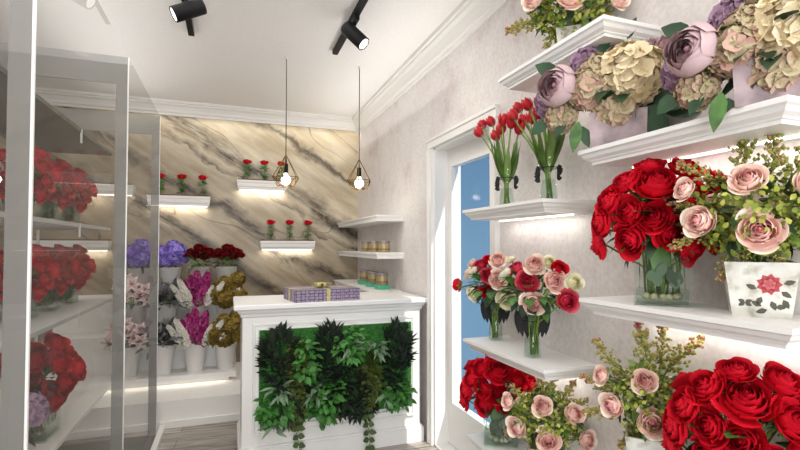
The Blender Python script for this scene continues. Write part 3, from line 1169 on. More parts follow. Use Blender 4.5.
for k in range(9):
    flat_leaf(b, 0.016, 0.088, k * 0.698, 0.028, 0.02, 0)
for k in range(6):
    flat_leaf(b, 0.016, 0.088, k * 1.047 + .3, 0.016, 0.012, 2)
for x, z, a in [(0.04, 0.07, -0.6), (0.045, 0.09, 0.3), (0.0, 0.055, -2.0), (0.02, 0.045, -1.2), (0.0, 0.03, 2.6), (0.028, 0.028, 0.2), (0.012, 0.022, -2.8), (0.044, 0.05, -1.1), (-0.01, 0.075, 2.7)]:
    flat_leaf(b, x, z, a, 0.026, 0.014, 1)
for a in (0.5, 2.6, -0.5, -2.6):
    flat_leaf(b, -0.035, 0.038, a, 0.017, 0.011, 1)
b.build('printed_rose', [mat('print_red', (188, 70, 78), 0.6), mat('print_dark', (84, 82, 70), 0.6), mat('print_rose', (208, 104, 108), 0.6)], pot, label='red rose and dark leaves printed on the pot')
pink_arrangement(ctr(p, 216) + w * 0.03, p, 1.0, 'pink roses with heather in the rose-printed pot', seed=3, low=0.1, spr=0.86)

# S4 pink roses
p = on_shelf(545, 1.30, ZS['S4']); u, w = frame_at(p)
lathe_pot(p, 0.06, 0.075, 0.14, 'off-white pot under pink roses beside the lowest vase of red roses', PRINTPOT, rz=math.atan2(u.y, u.x))
pink_arrangement(ctr(p, 418), p, 1.0, 'pink roses with heather in front of the lowest red roses by the door', seed=5, low=0.1, spr=0.72)
# R3 pink roses
p = on_shelf(648, 1.33, ZS['R3']); u, w = frame_at(p)
lathe_pot(p, 0.06, 0.075, 0.14, 'off-white pot under pink roses left of the nearest red roses', PRINTPOT, rz=math.atan2(u.y, u.x))
pink_arrangement(ctr(p, 398), p, 0.92, 'pink roses with heather, half hidden by the nearest red roses', seed=6, low=0.1)
# S1 pink roses
p = on_shelf(572, 1.32, ZS['S1']); u, w = frame_at(p)
lathe_pot(p, 0.045, 0.055, 0.10, 'off-white pot on the topmost shelf, holding pink roses', PRINTPOT, rz=math.atan2(u.y, u.x))
pink_arrangement(ctr(p, 5) + u * 0.0 + w * 0.03, p, 1.1, 'pink roses with trailing heather on the topmost shelf', seed=8, low=0.06)


# hydrangeas
def hydrangea_arrangement(c, base, s, label, seed):
    t = thing('hydrangea_arrangement', label, 'flower arrangement', base, 0, 'hydrangea arrangements')
    c = V(c) - V(base)
    u, w = frame_at(base)
    S = 1.14 / 960 * s

    def pos(x, y, dep):
        return c + u * ((x - 390) * S) + V((0, 0, -(y - 250) * S)) + w * dep * s

    def add(name, kind, mt, x, y, dep, r_, k=0, tw=0.7):
        q = pos(x, y, dep)
        dn = (q - c + w * 0.12 + V((0, 0, 0.02))).normalized()
        put(name, blossom(kind, mt, k), t, q - dn * r_ * S * 0.4, aim(dn * tw + w * (1 - tw), k + x), r_ * S)
    add('peony_bloom', 'peony', 'MAUVE', 240, 255, 0.08, 68)
    add('hydrangea_bloom', 'hydr', 'HYDRG', 308, 262, 0.085, 60, 1)
    add('hydrangea_bloom', 'hydr', 'HYDRC', 432, 232, 0.09, 86, 2)
    add('hydrangea_bloom', 'hydr', 'HYDRG', 385, 340, 0.075, 60, 3)
    add('hydrangea_bloom', 'hydr', 'HYDRG', 225, 330, 0.03, 46, 2)
    add('hydrangea_bloom', 'hydr', 'HYDRM', 200, 270, 0.0, 56, 0)
    add('hydrangea_bloom', 'hydr', 'HYDRM', 300, 160, 0.0, 50, 1)
    add('hydrangea_bloom', 'hydr', 'HYDRG', 330, 200, 0.04, 48, 3)
    add('hydrangea_bloom', 'hydr', 'HYDRM', 408, 150, -0.01, 42, 2)
    add('rose_bloom', 'bud', 'MAUVE', 515, 165, 0.02, 44, 1)
    add('rose_bloom', 'bud', 'MAUVE', 478, 150, 0.0, 36, 0)
    add('hydrangea_bloom', 'hydr', 'HYDRG', 540, 210, -0.02, 34, 1)
    add('hydrangea_bloom', 'hydr', 'HYDRC', 380, 200, -0.09, 70, 3)
    r = random.Random(seed)
    b = MB()
    for x, y, a, L, W, dep in [(500, 270, -0.15, 85, 70, .06), (490, 300, -0.5, 112, 84, .03), (440, 335, -0.8, 95, 76, .06), (470, 305, -0.1, 112, 80, .05), (480, 300, 0.2, 120, 70, .0),
                               (410, 130, 1.1, 60, 30, .02), (340, 160, 0.9, 55, 28, .02), (230, 200, 2.6, 65, 45, .03), (200, 330, -2.4, 55, 40, .02), (290, 355, -1.75, 80, 35, .07), (300, 370, -1.3, 60, 30, .07),
                               (250, 340, -2.0, 50, 30, .05), (540, 240, 0.1, 50, 40, 0), (365, 140, 1.4, 45, 26, .0), (350, 350, -1.5, 50, 40, 0.04)]:
        d = u * math.cos(a) + V((0, 0, math.sin(a))) + w * 0.15
        b.leaf(pos(x, y, dep), d, w, L * S * 1.1, W * S, 0.12, 0.15, 0 if x != 290 else 1)
    b.build('leaves', [mat('deep_green_leaf', (34, 66, 36), 0.5, vary=0.2, scale=20), LEAFM], t, True)
    foliage(t, 40, 0.13 * s, 0.08 * s, c - V((0, 0, 0.02)), [LEAFD], 0.07 * s, 0.045 * s, seed, -0.9)
    stems(t, [pos(x, y, 0) for x, y in ((240, 255), (308, 262), (432, 232), (385, 340))], (0, 0, 0.03), 0.02)


p = on_shelf(619, 1.32, ZS['R1']); u, w = frame_at(p)
lathe_pot(p, 0.088, 0.092, 0.125, 'lavender-mottled square pot at the far end of the hydrangea shelf', LAVPOT, rz=math.atan2(u.y, u.x), group='lavender square pots')
hydrangea_arrangement(ctr(p, 86), p, 1.08, 'cream and mauve hydrangeas at the far end of their shelf', 3)
p = on_shelf(783, 1.30, ZS['R1']); u, w = frame_at(p)
lathe_pot(p, 0.088, 0.092, 0.125, 'lavender-mottled square pot nearest the viewer on the hydrangea shelf', LAVPOT, rz=math.atan2(u.y, u.x), group='lavender square pots')
hydrangea_arrangement(ctr(p, 42), p, 0.98, 'nearest cream and mauve hydrangeas, at the upper right corner of the photo', 4)


# tulips
def neck_vase(base, h, r, label, group, bow=True, u=None, long=False):
    t = thing('glass_vase', label, 'vase', base, math.atan2(u.y, u.x), group)
    b = MB()
    pr = [(r * .78, 0.0), (r * .8, 0.004), (r * .74, h * .3), (r * .62, h * .55), (r * .72, h * .72), (r * .98, h * .84), (r * .9, h * .92), (r, h)]
    b.lathe(pr, 24, caps=(True, False))
    b.build('body', GLASS, t, True)
    b = MB(); b.lathe([(r * .72, 0.008), (r * .66, h * .3), (r * .56, h * .5)], 20, caps=(True, True)); b.build('water', WATER, t, True)
    if bow:
        b = MB()
        q = random.Random(3)
        for sx in (-1, 1):
            if long:
                for k in range(12):
                    p0 = V((sx * r * (1.05 + .35 * math.sin(k)), -0.004 + .008 * (k % 3 - 1), h * (.97 - .02 * (k % 4))))
                    b.leaf(p0, V((-sx * (.1 + .05 * (k % 4)), 0, -1)), V((0, -1, 0)), h * (.3 + .028 * k), r * .55, .02, .15)
            for k in range(0 if long else 10):
                p0 = V((sx * r * .72, -0.002, h * (.78 - .03 * k)))
                b.leaf(p0, V((sx * q.uniform(.3, 1), q.uniform(-.3, .3), q.uniform(-.9, .6))), V((0, -1, 0)), r * q.uniform(.35, .62), r * .4, .2, .2)
        b.tube([V((r * .8 * math.cos(a), r * .8 * math.sin(a), h * .76)) for a in [i * 2 * PI / 20 for i in range(21)]], 0.0022, 5)
        b.build('bow', BLACKLACE, t, True, label='black ribbon bow')
    return t


TUL = [((507, 1.33), [(480.5, 130.5), (483, 122.5), (492, 120), (501, 128), (502.7, 119.3), (518.7, 128), (497, 134), (511, 122)], 'on the left'),
       ((549, 1.33), [(514, 114.5), (509.5, 116.5), (519.5, 106), (529.3, 103.3), (540, 112), (542, 102), (525, 119), (557, 113), (549, 106), (533, 117)], 'nearer the viewer')]
for (px, X), heads, where in TUL:
    p = on_shelf(px, X, ZS['S2']); u, w = frame_at(p)
    neck_vase(p, 0.2, 0.05, 'clear vase with a black bow %s on the tulip shelf' % ('at the door end' if 'left' in where else 'at the near end'), 'vases of red tulips', True, u)
    t = thing('tulip_bunch', 'bunch of red tulips with long leaves %s on the tulip shelf' % ('at the door end' if 'left' in where else 'at the near end'), 'bouquet', p, 0, 'bunches of red tulips')
    tips = []
    q = random.Random(int(px))
    for i, (hx, hy) in enumerate(heads):
        g = at(hx, hy + 4, X=X - (0.05, 0.0, -0.03, 0.03)[i % 4] + 0.0) - p
        dn = (V((g.x * .7, g.y * .7, 0.16)) + V((q.uniform(-.05, .05), q.uniform(-.05, .05), 0))).normalized()
        put('tulip_bloom', blossom('tulip', 'TULIPRED', i % 3), t, g - dn * 0.012, aim(dn, i), 0.049)
        tips.append(g - dn * 0.01)
    b = MB()
    for g in tips:
        f = V((q.uniform(-.018, .018), q.uniform(-.018, .018), 0.012))
        nk = V((f.x * .3 + g.x * .08, f.y * .3 + g.y * .08, 0.15))
        b.tube([f, nk, nk.lerp(g, 0.5) + V((0, 0, .02)), g], 0.0042, 6)
    b.build('stems', STEMG, t, True)
    b = MB()
    for k in range(11):
        a = k * 2.4
        f = V((math.cos(a) * .012, math.sin(a) * .012, 0.12 + .04 * q.random()))
        d = V((math.cos(a) * (.35 + .06 * (k % 4)), math.sin(a) * (.35 + .06 * (k % 4)), 1.0))
        b.leaf(f, d, V((-math.cos(a), -math.sin(a), 0.4)) * -1, q.uniform(.18, .27), 0.034, 0.1, 0.4, k % 2, 0, 7)
    b.build('leaves', [TULIPLEAF, TULIPLEAF2], t, True)

# S3 mixed roses in two vases
MIXPOS = [(85, 175, 32, 'RED', 0), (135, 115, 40, 'PINK', 0), (200, 72, 43, 'ROSY', 0), (160, 215, 45, 'CREAM', 0), (235, 125, 40, 'ROSY', 0), (235, 205, 38, 'RED', 0), (290, 145, 48, 'PINK', 0),
          (290, 45, 44, 'PINK', 0), (330, 245, 52, 'CREAM', 0), (155, 62, 30, 'PINK', 0), (240, 45, 30, 'RED', 0), (370, 90, 50, 'ROSY', 1), (435, 155, 58, 'ROSY', 1), (475, 70, 54, 'PINK', 1),
          (465, 265, 60, 'PINK', 1), (575, 155, 56, 'PINK', 1), (600, 90, 42, 'RED', 1), (550, 60, 36, 'CREAM', 1), (675, 160, 45, 'CREAM', 1), (640, 255, 56, 'ROSY', 1), (350, 42, 28, 'CREAM', 1)]
for px, cy, label, lv, off in [(495, 285, 'mixed red, pink and cream roses in the black-ribboned vase by the door', 'dark-ribboned glass vase of mixed roses nearer the door', -5),
                               (531.5, 290, 'mixed roses in the black-ribboned vase at the near end of their shelf', 'dark-ribboned glass vase of mixed roses at the shelf near end', 6)]:
    X = 1.34 if px < 510 else 1.29
    p = on_shelf(px, X, ZS['S3']); u, w = frame_at(p)
    neck_vase(p, 0.215, 0.05, lv, 'ribboned vases of mixed roses', True, u, True)
    t = thing('rose_bouquet', label, 'bouquet', p, 0, 'bouquets of mixed roses')
    c = ctr(p, cy) - p
    tips = []
    for k, (hx, hy, hr, mm, side) in enumerate(MIXPOS):
        if side != (px > 510):
            continue
        hx, hy = 440 + hx / 5, 250 + hy / 5
        far = min(1.0, math.hypot((hx - (494 if px < 510 else 541)) / 36, (hy - 290) / 32))
        g = at(hx, hy, X=X - 0.075 * math.sqrt(max(0, 1 - far * far)))
        rr = 1.1 * hr / 5 * (g - EYE).dot(FW) / F
        q = g - p
        dn = ((q - c) * .7 + w * .13 + V((0, 0, .02))).normalized()
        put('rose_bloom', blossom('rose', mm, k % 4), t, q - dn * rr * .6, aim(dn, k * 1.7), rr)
        tips.append(q - dn * rr * .5)
    for k in range(5):
        q = c + u * (.055 * (k - 2)) - w * .05 + V((0, 0, .05 - .015 * (k % 2)))
        put('rose_bloom', blossom('rose', ('CREAM', 'PINK', 'RED')[k % 3], k % 4), t, q, aim(q - c + V((0, 0, .05))), .042)
        tips.append(q)
    stems(t, tips, (0, 0, 0.012), 0.018)
    foliage(t, 80, 0.14, 0.085, c - V((0, 0, .015)), [LEAFD, LEAFM], 0.07, 0.044, 9, -0.9)

# ------------------------------------------------------------------ marble wall: lit planters with single roses
ROSEPLANT_LEAF = mat('fresh_rose_leaf', (96, 164, 84), 0.55, vary=0.2, scale=30)


def planter(x0, x1, z, label, where, roses=True):
    t = thing('planter_box', label, 'planter', ((x0 + x1) / 2, YB, z), 0, 'white planters on the marble wall')
    h = (x1 - x0) / 2
    b = MB()
    b.loops([[V((-h + o, 0, zz)), V((-h + o, -0.13 + o, zz)), V((h - o, -0.13 + o, zz)), V((h - o, 0, zz))] for o, zz in [(0.012, -0.105), (0.01, -0.085), (0.004, -0.075), (0.004, -0.04), (0.0, -0.03), (0, -0.006), (0.012, -0.006)]])
    b.build('box', TRIM, t)
    b = MB(); b.box((-h + 0.012, -0.12, -0.02), (h - 0.012, -0.004, 0.004)); b.build('soil', SOIL, t)
    b = MB(); b.box((-h + 0.03, -0.05, -0.113), (h - 0.03, -0.035, -0.104)); b.build('light_strip', LED, t)
    lamp('AREA', 'planter_light', (0, -0.05, -0.118), (0, 0.45, -1), 0.8, (1.0, 0.96, 0.9), t, shape='RECTANGLE', size=2 * h - 0.05, size_y=0.015)
    pos3 = ('left', 'middle', 'right')
    for k in range(3 if roses else 0):
        xx = (x0 + x1) / 2 + (k - 1) * (h * 0.68) + 0.02
        rp = thing('potted_rose', 'single red rose at the %s of the %s' % (pos3[k], where), 'rose plant', (xx, YB - 0.066, z + 0.004), 0, 'single roses in the wall planters')
        b = MB()
        b.tube([(0, 0, -0.004), (0.008, 0.004, 0.09), (-0.004, 0, 0.19)], 0.004, 5)
        b.build('stem', STEMG, rp, True)
        b = MB()
        q = random.Random(k + int(x0 * 100))
        for zc in (0.05, 0.12):
            for j in range(12):
                a = j * 2.4
                b.leaf((0, 0, zc + q.uniform(-.025, .025)), V((math.cos(a), math.sin(a) * .6, q.uniform(-.1, .7))), (0, 0, 1), q.uniform(.045, .075), 0.032, .2, .15)
        b.build('leaves', ROSEPLANT_LEAF, rp, True)
        put('rose_bloom', blossom('far', 'RED', k), rp, (-0.004, 0, 0.18), aim((0.0, -0.55, 1)), 0.052)
    return t


planter(-0.81, -0.205, 2.035, 'lit white planter with red roses, beside the cabinet corner', 'planter beside the cabinet corner')
planter(0.065, 0.61, 2.235, 'highest lit white planter with red roses, behind the left pendant lamp', 'highest planter, behind the left pendant lamp')
planter(0.315, 0.925, 1.565, 'lit white planter with red roses, above the gift box', 'planter above the gift box')
planter(-1.52, -0.93, 2.13, 'lit empty white planter seen high through the glass cabinet', '', False)
planter(-1.78, -1.14, 1.56, 'lit empty white planter seen low through the glass cabinet', '', False)

# ------------------------------------------------------------------ pendants, track spots


def pendant(x, y, label):
    t = thing('pendant_lamp', label, 'pendant lamp', (x, y, ZC), 0, 'wire cage pendant lamps')
    b = MB(); b.lathe([(0.001, 0.0), (0.012, -0.001), (0.012, -0.012), (0.001, -0.016)], 16, caps=(True, True)); b.build('ceiling_cup', TRIM, t, True)
    b = MB(); b.tube([(0, 0, -0.01), (0, 0, -0.88)], 0.0035, 6); b.build('cord', CORD, t, True)
    b = MB(); b.lathe([(0.004, -0.87), (0.018, -0.875), (0.02, -0.94), (0.015, -0.95)], 12, caps=(True, True)); b.build('lamp_holder', BLACK, t, True)
    b = MB()
    b.lathe([(0.013, -0.945), (0.018, -0.965), (0.034, -0.985), (0.04, -1.005), (0.034, -1.03), (0.018, -1.043), (0.001, -1.046)], 16, caps=(True, True))
    b.build('bulb', BULB, t, True, label='lit white bulb')
    b = MB()
    n = 6
    apex = V((0, 0, -0.80))
    mid = [V((0.108 * math.cos(2 * PI * k / n + .2), 0.108 * math.sin(2 * PI * k / n + .2), -0.985)) for k in range(n)]
    low = [V((0.066 * math.cos(2 * PI * (k + .5) / n + .2), 0.066 * math.sin(2 * PI * (k + .5) / n + .2), -1.055)) for k in range(n)]
    for k in range(n):
        e = [(apex, mid[k]), (mid[k], mid[(k + 1) % n]), (mid[k], low[k]), (mid[(k + 1) % n], low[k]), (low[k], low[(k + 1) % n])]
        for a_, c_ in e:
            b.tube([a_, c_], 0.0032, 5)
    b.build('wire_cage', BRASS, t, True)
    lamp('POINT', 'pendant_light', (0, 0, -1.09), (0, 0, -1), 2.0, (1.0, 0.93, 0.82), t, shadow_soft_size=0.03)
    return t


pendant(0.421, 3.885, 'wire cage pendant lamp on the left, in front of the highest planter')
pendant(1.032, 3.878, 'wire cage pendant lamp on the right, near the room corner')


def track(x, y0, y1, head, aimd, label, lab2, power, grp='black ceiling tracks'):
    t = thing('lighting_track', label, 'track', (x, y1, ZC), 0, grp)
    b = MB(); b.box((-0.02, y0 - y1, -0.032), (0.02, 0, 0)); b.build('rail', BLACK, t)
    hx, hy, hz = head
    s = thing('track_spotlight', lab2, 'spotlight', (x, hy, ZC - 0.032), 0, 'black track spotlights')
    h = V((hx - x, 0, hz - (ZC - 0.032)))
    b = MB(); b.box((-0.017, -0.06, -0.03), (0.017, 0.06, 0.0)); b.build('adapter', BLACK, s)
    b = MB(); b.tube([V((0, 0, -0.02)), h], 0.009, 8); b.build('arm', BLACK, s, True)
    d = V(aimd).normalized()
    b = MB()
    b.lathe([(0.03, -0.085), (0.045, -0.082), (0.047, -0.07), (0.047, 0.10), (0.043, 0.104), (0.038, 0.096)], 24, caps=(True, False))
    hd = b.build('head', BLACK, s, True, loc=h)
    hd.rotation_euler = aim(d).to_euler()
    b = MB(); b.lathe([(0.001, 0.0), (0.037, 0.0)], 20)
    ln = b.build('lens', LENS, hd, loc=(0, 0, 0.099), label='glowing round lens')
    lamp('SPOT', 'spot_beam', h + d * 0.12, d, power, (1.0, 0.92, 0.8), s, spot_size=1.5, spot_blend=1.0, shadow_soft_size=0.03)
    return t


track(-0.273, 1.2, 3.65, (-0.235, 3.02, 2.905), (-0.75, -0.1, -0.42), 'black ceiling track over the glass cabinet side', 'black spotlight on the left track, tilted toward the glass cabinet', 8)
track(0.766, 1.2, 3.626, (0.76, 3.0, 2.9), (0.5, -0.35, -0.62), 'black ceiling track toward the shelf side', 'black spotlight on the right track, tilted toward the shelves', 8)

# ------------------------------------------------------------------ stepped stand with white buckets
st = thing('display_stand', 'white stepped stand of cut flower buckets on its plinth against the marble', 'display stand', (-0.6, YB, 0))
b = MB(); b.box((-1.3, -1.21, 0.055), (0.72, -0.012, 0.218)); b.box((-1.3, -1.235, 0.0), (0.72, -0.01, 0.055)); b.build('platform', TRIM, st)
TY = [-0.80, -0.54, -0.28]
TZ = [0.325, 0.665, 1.005]
b = MB(); b.box((-0.95, TY[0] - 0.04, 0.275), (0.665, TY[0] + 0.26, TZ[0])); b.box((-0.9, TY[0] + 0.1, 0.218), (0.6, TY[0] + 0.24, 0.276)); b.build('lower_tier', WHITE, st)
b = MB(); b.box((-0.95, TY[1] - 0.02, 0.218), (0.665, TY[1] + 0.24, TZ[1])); b.build('middle_tier', WHITE, st)
b = MB(); b.box((-0.95, TY[2] - 0.02, 0.218), (0.665, -0.005, TZ[2])); b.build('upper_tier', WHITE, st)
b = MB(); b.box((-0.9, TY[0] + 0.088, 0.268), (0.6, TY[0] + 0.098, 0.2752)); b.build('light_strip', WHITE, st)
lamp('AREA', 'tier_light', (-0.14, TY[0] + 0.07, 0.262), (0, -0.9, -0.5), 0.6, (1.0, 0.94, 0.85), st, shape='RECTANGLE', size=1.5, size_y=0.02)

FX = [-0.86, -0.575, -0.30, -0.03]
kinds = [['lily', 'grey', 'stock', 'olive'], ['lily', 'grey', 'stock', 'olive'], ['phlox', 'phlox', 'dred', 'dred']]
ftxt = {'lily': 'white and pink lilies', 'grey': 'dark grey foliage', 'stock': 'magenta stocks with white sprays', 'olive': 'olive-gold blooms', 'phlox': 'purple phlox', 'dred': 'dark red roses'}
rowt = ['bottom tier', 'middle tier', 'top tier']


def flower_bunch(kind, base, h, label, group, seed):
    t = thing('flower_bunch', label, 'cut flowers', base, 0, group)
    t.scale = (1.06, 1.06, 1.06)
    r = random.Random(seed)
    tips = []
    if kind == 'phlox':
        for a, v, q in [(-.07, .05, .085), (.05, .07, .095), (.0, .0, .1), (.1, .0, .06), (-.1, -.01, .07), (.02, .13, .06 if seed % 2 else .075)]:
            p = V((a, -.03 + r.uniform(-.03, .03), h + .07 + v))
            put('phlox_head', blossom('phlox', 'PURPLE', int(q * 100) % 3), t, p, aim((a * 3, -.5, 1)), q)
            tips.append(p)
    elif kind == 'dred':
        for a, v, q in [(-.08, .06, .06), (0, .1, .065), (.08, .07, .06), (-.03, .03, .065), (.04, .02, .06), (-.11, .05, .045), (.12, .04, .05), (0, .055, .06)]:
            p = V((a, -.05 + r.uniform(-.04, .03), h + .06 + v))
            put('rose_bloom', blossom('far', 'DRED', r.randrange(3)), t, p, aim((a * 4, -.6, .8)), q)
            tips.append(p)
    elif kind == 'lily':
        for a, v in [(-.09, .12), (0, .16), (.09, .11), (-.05, .05), (.05, .04), (.1, .02), (-.12, .02), (0, .09), (-.04, .21)]:
            p = V((a, -.06 + r.uniform(-.04, .04), h + .02 + v))
            put('lily_bloom', blossom('lily', 'LILY', r.randrange(3)), t, p, aim((a * 5, -1, .4 + r.uniform(-.3, .3))), r.uniform(.06, .085))
            tips.append(p)
    elif kind == 'stock':
        for a, l, L in [(0, 0.05, .34), (-.13, .25, .26), (.09, -.2, .33), (-.05, .1, .3), (.05, 0, .22), (-.17, .5, .22)]:
            p = V((a * .3, -.03, h - .05))
            d = V((a * 2.2, -.25 + l * .1, 1)).normalized()
            put('stock_spike', blossom('spike', 'MAGENTA', r.randrange(3)), t, p, aim(d, r.uniform(0, 6)), (L * .8, L * .8, L))
            tips.append(p)
        for a, L in [(-.2, .23), (.21, .25), (.14, .2), (-.12, .26)]:
            p = V((a * .3, -.04, h - .06))
            put('white_spray', blossom('spike', 'WHITEP', r.randrange(3)), t, p, aim((a * 3.2, -.5, 1)), (L * .7, L * .7, L * 1.25))
    elif kind == 'olive':
        for a, v, q in [(-.08, .06, .085), (.05, .1, .085), (0, .0, .09), (.11, .03, .075), (.1, .18, .07), (-.02, .15, .06), (-.1, .0, .06)]:
            p = V((a, -.06 + r.uniform(-.04, .04), h + .03 + v))
            put('gold_bloom', blossom('hydr', 'OLIVE', r.randrange(3)), t, p, aim((a * 4, -1, .5)), q)
            tips.append(p)
        for a, v in [(-.03, .05), (.1, .1)]:
            put('white_floret', blossom('lily', 'WHITEP', 0), t, V((a, -.13, h + v)), aim((a, -1, .3)), .04)
    if kind == 'grey':
        b = MB()
        for i in range(110):
            d = V((r.gauss(0, .5), r.gauss(0, .5) - .15, abs(r.gauss(.6, .4)) + .1)).normalized()
            p = V((0, -.02, h - .04)) + d * r.uniform(.06, .19)
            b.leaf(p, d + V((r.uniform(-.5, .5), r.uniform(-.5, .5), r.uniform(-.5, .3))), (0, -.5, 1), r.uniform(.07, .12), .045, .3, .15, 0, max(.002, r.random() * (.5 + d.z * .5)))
        b.build('grey_leaves', GREYLEAF, t, True)
        tips = [V((r.uniform(-.06, .06), r.uniform(-.08, .04), h + .1)) for _ in range(6)]
    else:
        foliage(t, 26, .1, .08, (0, -.02, h + .03), [LEAFD, LEAFM], .1, .035, seed, -.3)
    stems(t, tips, (0, 0, 0.02), .03)
    return t


for r_ in range(3):
    for c_ in range(4):
        bx_ = V((FX[c_], YB + TY[r_] + (0.10 if r_ < 2 else 0.09), TZ[r_]))
        kd = kinds[r_][c_]
        cpos = ('first', 'second', 'third', 'fourth')[c_]
        pt = thing('flower_bucket', 'white bucket of %s, %s from the left, %s' % (ftxt[kd], cpos, rowt[r_]), 'bucket', bx_, 0, 'white buckets on the stepped stand')
        b = MB()
        hh = 0.275
        b.lathe([(0.072, 0.0), (0.074, 0.004), (0.105, hh - 0.008), (0.110, hh - 0.006), (0.110, hh), (0.103, hh), (0.07, 0.02)], 28, caps=(True, True))
        b.build('body', POTW, pt, True)
        flower_bunch(kd, bx_ + V((0, 0, 0.02)), hh - 0.03, 'bunch of %s, %s from the left on the %s' % (ftxt[kd], cpos, rowt[r_]), 'bunches on the stepped stand', r_ * 4 + c_)

# ------------------------------------------------------------------ things on the counter and corner shelves
gb = thing('gift_box', 'flat lavender gift box with a gold ribbon bow on the counter', 'gift box', (0.655, 3.56, 1.1), math.radians(8))
L2, D2, HB = 0.245, 0.165, 0.086
b = MB(); b.box((-L2, -D2, 0), (L2, D2, HB)); b.build('box', GIFT, gb)
b = MB()
e = 0.0015
b.box((-0.013, -D2 - e, 0.0), (0.013, D2 + e, HB + e))
b.box((-L2 - e, -0.02, 0.0), (L2 + e, 0.02, HB + e * 1.3))
b.build('ribbon', RIBBON, gb)
b = MB()
for k in range(8):
    a = k * PI / 4 + .2
    d = V((math.cos(a), math.sin(a), 0))
    rr = 0.075 if k % 2 else 0.055
    side = V((-d.y, d.x, 0)) * 0.014
    pts = [V((0, 0, 0)), d * rr * .5 + V((0, 0, .035)), d * rr + V((0, 0, .03)), d * rr * .9 + V((0, 0, .008)), d * .02 + V((0, 0, .004))]
    b.loops([[p_ + side, p_ - side] for p_ in pts], closed=False, caps=(False, False))
b.build('bow', RIBBON, gb, True, loc=(0, 0, HB + 0.002))

LIDM = mat('lilac_grey_lid', (150, 138, 142), 0.35, 0.4)
JARM = mat('gold_tin', (170, 156, 112), 0.35, 0.3)
BANDM = mat('copper_band', (150, 104, 84), 0.4, 0.2)


def jar(x, y, z, label, boxed):
    if boxed:
        t = thing('card_box', 'turquoise square box under the ' + boxed + ' jar on the counter-level shelf', 'box', (x, y, z), 0, 'turquoise boxes under the jars')
        b = MB(); b.box((-.06, -.06, 0), (.06, .06, .04)); b.build('box', JADE, t)
        z += .04
    t = thing('jar', label, 'jar', (x, y, z), 0, 'small gold tins on the corner shelves')
    r = 0.053
    b = MB(); b.lathe([(r * .96, 0.0005), (r, .004), (r, .082), (r * .97, .085)], 24, caps=(True, True)); b.build('body', JARM, t, True)
    b = MB(); b.lathe([(r + .0012, .02), (r + .0012, .036)], 24); b.build('label_band', BANDM, t, True)
    b = MB(); b.lathe([(r + .003, .084), (r + .004, .088), (r + .004, .106), (r - .004, .11)], 24, caps=(True, True)); b.build('lid', LIDM, t, True)


for k, yy in enumerate((4.12, 4.42, 4.72)):
    w_ = ('nearest', 'middle', 'farthest')[k]
    jar(1.335, yy, 1.442, '%s of the three jars standing directly on the middle corner shelf' % w_, None)
    jar(1.335, yy + 0.06, 1.1, '%s of the three jars on turquoise boxes at counter level' % w_, w_)

# ------------------------------------------------------------------ planted panel on the counter front
PY = 3.4 - 0.026
pn = thing('plant_panel', 'planted green wall panel with hanging vines on the counter front', 'plant panel', (0.75, 3.4, 0.285))


def pl(cx, cy, y=PY):
    q = at(230 + cx / 2.5, 270 + cy / 2.5, Y=y)
    return V((q.x - 0.75, q.y - 3.4, q.z - 0.285))


b = MB(); b.box((-0.555, -0.03, 0.0), (0.56, -0.002, 0.635)); b.build('moss_mat', GRASSMAT, pn)


def clump(name, m, cx, cy, rx, ry, n, L, W, seed, up=0.3, out=0.8, layers=0.05, droop=0.3, label=None, fold=0.2):
    r = random.Random(seed)
    b = MB()
    c = pl(cx, cy)
    sx, sz = rx / 2.5 / 143, ry / 2.5 / 143
    for i in range(n):
        while True:
            a, v = r.uniform(-1, 1), r.uniform(-1, 1)
            if a * a + v * v < 1:
                break
        p = c + V((a * sx, -r.uniform(0, layers), v * sz))
        d = V((a * .7 + r.uniform(-.6, .6), -out * r.uniform(.3, 1), v * .4 + up + r.uniform(-.5, .5)))
        b.leaf(p, d, V((r.uniform(-.3, .3), -.6, .8)), L * r.uniform(.7, 1.2), W * r.uniform(.8, 1.2), droop, fold)
    b.build(name, m, pn, True, label=label)


dk = 'very dark spiky fern tuft'
clump('fern_clump', FERN, 122, 218, 36, 70, 240, .075, .022, 1, .7, .5, label=dk)
clump('fern_clump', FERN, 248, 200, 30, 60, 170, .085, .022, 2, .8, .5, label=dk)
clump('fern_clump', FERN, 290, 300, 42, 66, 220, .085, .024, 3, .2, .5, label=dk)
clump('fern_clump', FERN, 415, 200, 34, 66, 220, .085, .022, 4, .8, .5, label=dk)
clump('fern_clump', FERN, 150, 320, 26, 60, 90, .08, .02, 5, -.5, .5, label=dk)
for x, y in ((137, 155), (157, 160), (252, 160), (412, 150), (432, 160), (105, 165)):
    pass
clump('fern_clump', FERN, 205, 265, 26, 60, 110, .07, .02, 6, .1, .4, .03, label=dk)
clump('fern_clump', FERN, 330, 340, 30, 26, 80, .07, .02, 7, -.2, .4, .03, label=dk)
clump('fern_clump', FERN, 400, 290, 26, 40, 80, .07, .02, 8, -.2, .4, .03, label=dk)
ol = 'olive creeper patch'
clump('creeper_patch', MOSSY, 165, 240, 20, 70, 170, .04, .03, 6, -.2, .6, label=ol)
clump('creeper_patch', MOSSY, 165, 340, 18, 50, 120, .04, .03, 7, -.5, .6, label=ol)
clump('creeper_patch', MOSSY, 350, 265, 27, 72, 240, .04, .03, 8, -.3, .6, label=ol)
iv = 'bright green ivy tuft'
for k, (x, y, rx, ry, n) in enumerate([(188, 215, 30, 50, 46), (296, 182, 40, 42, 60), (108, 345, 36, 40, 56), (232, 330, 38, 50, 66), (415, 305, 42, 36, 64), (185, 190, 16, 20, 14), (262, 295, 14, 20, 14)]):
    clump('ivy_clump', IVY, x, y, rx, ry, int(n * 1.3), .058, .034, 20 + k, -.1, 1.0, .075, .35, iv)
sg = 'grey-green star-leaved tuft'
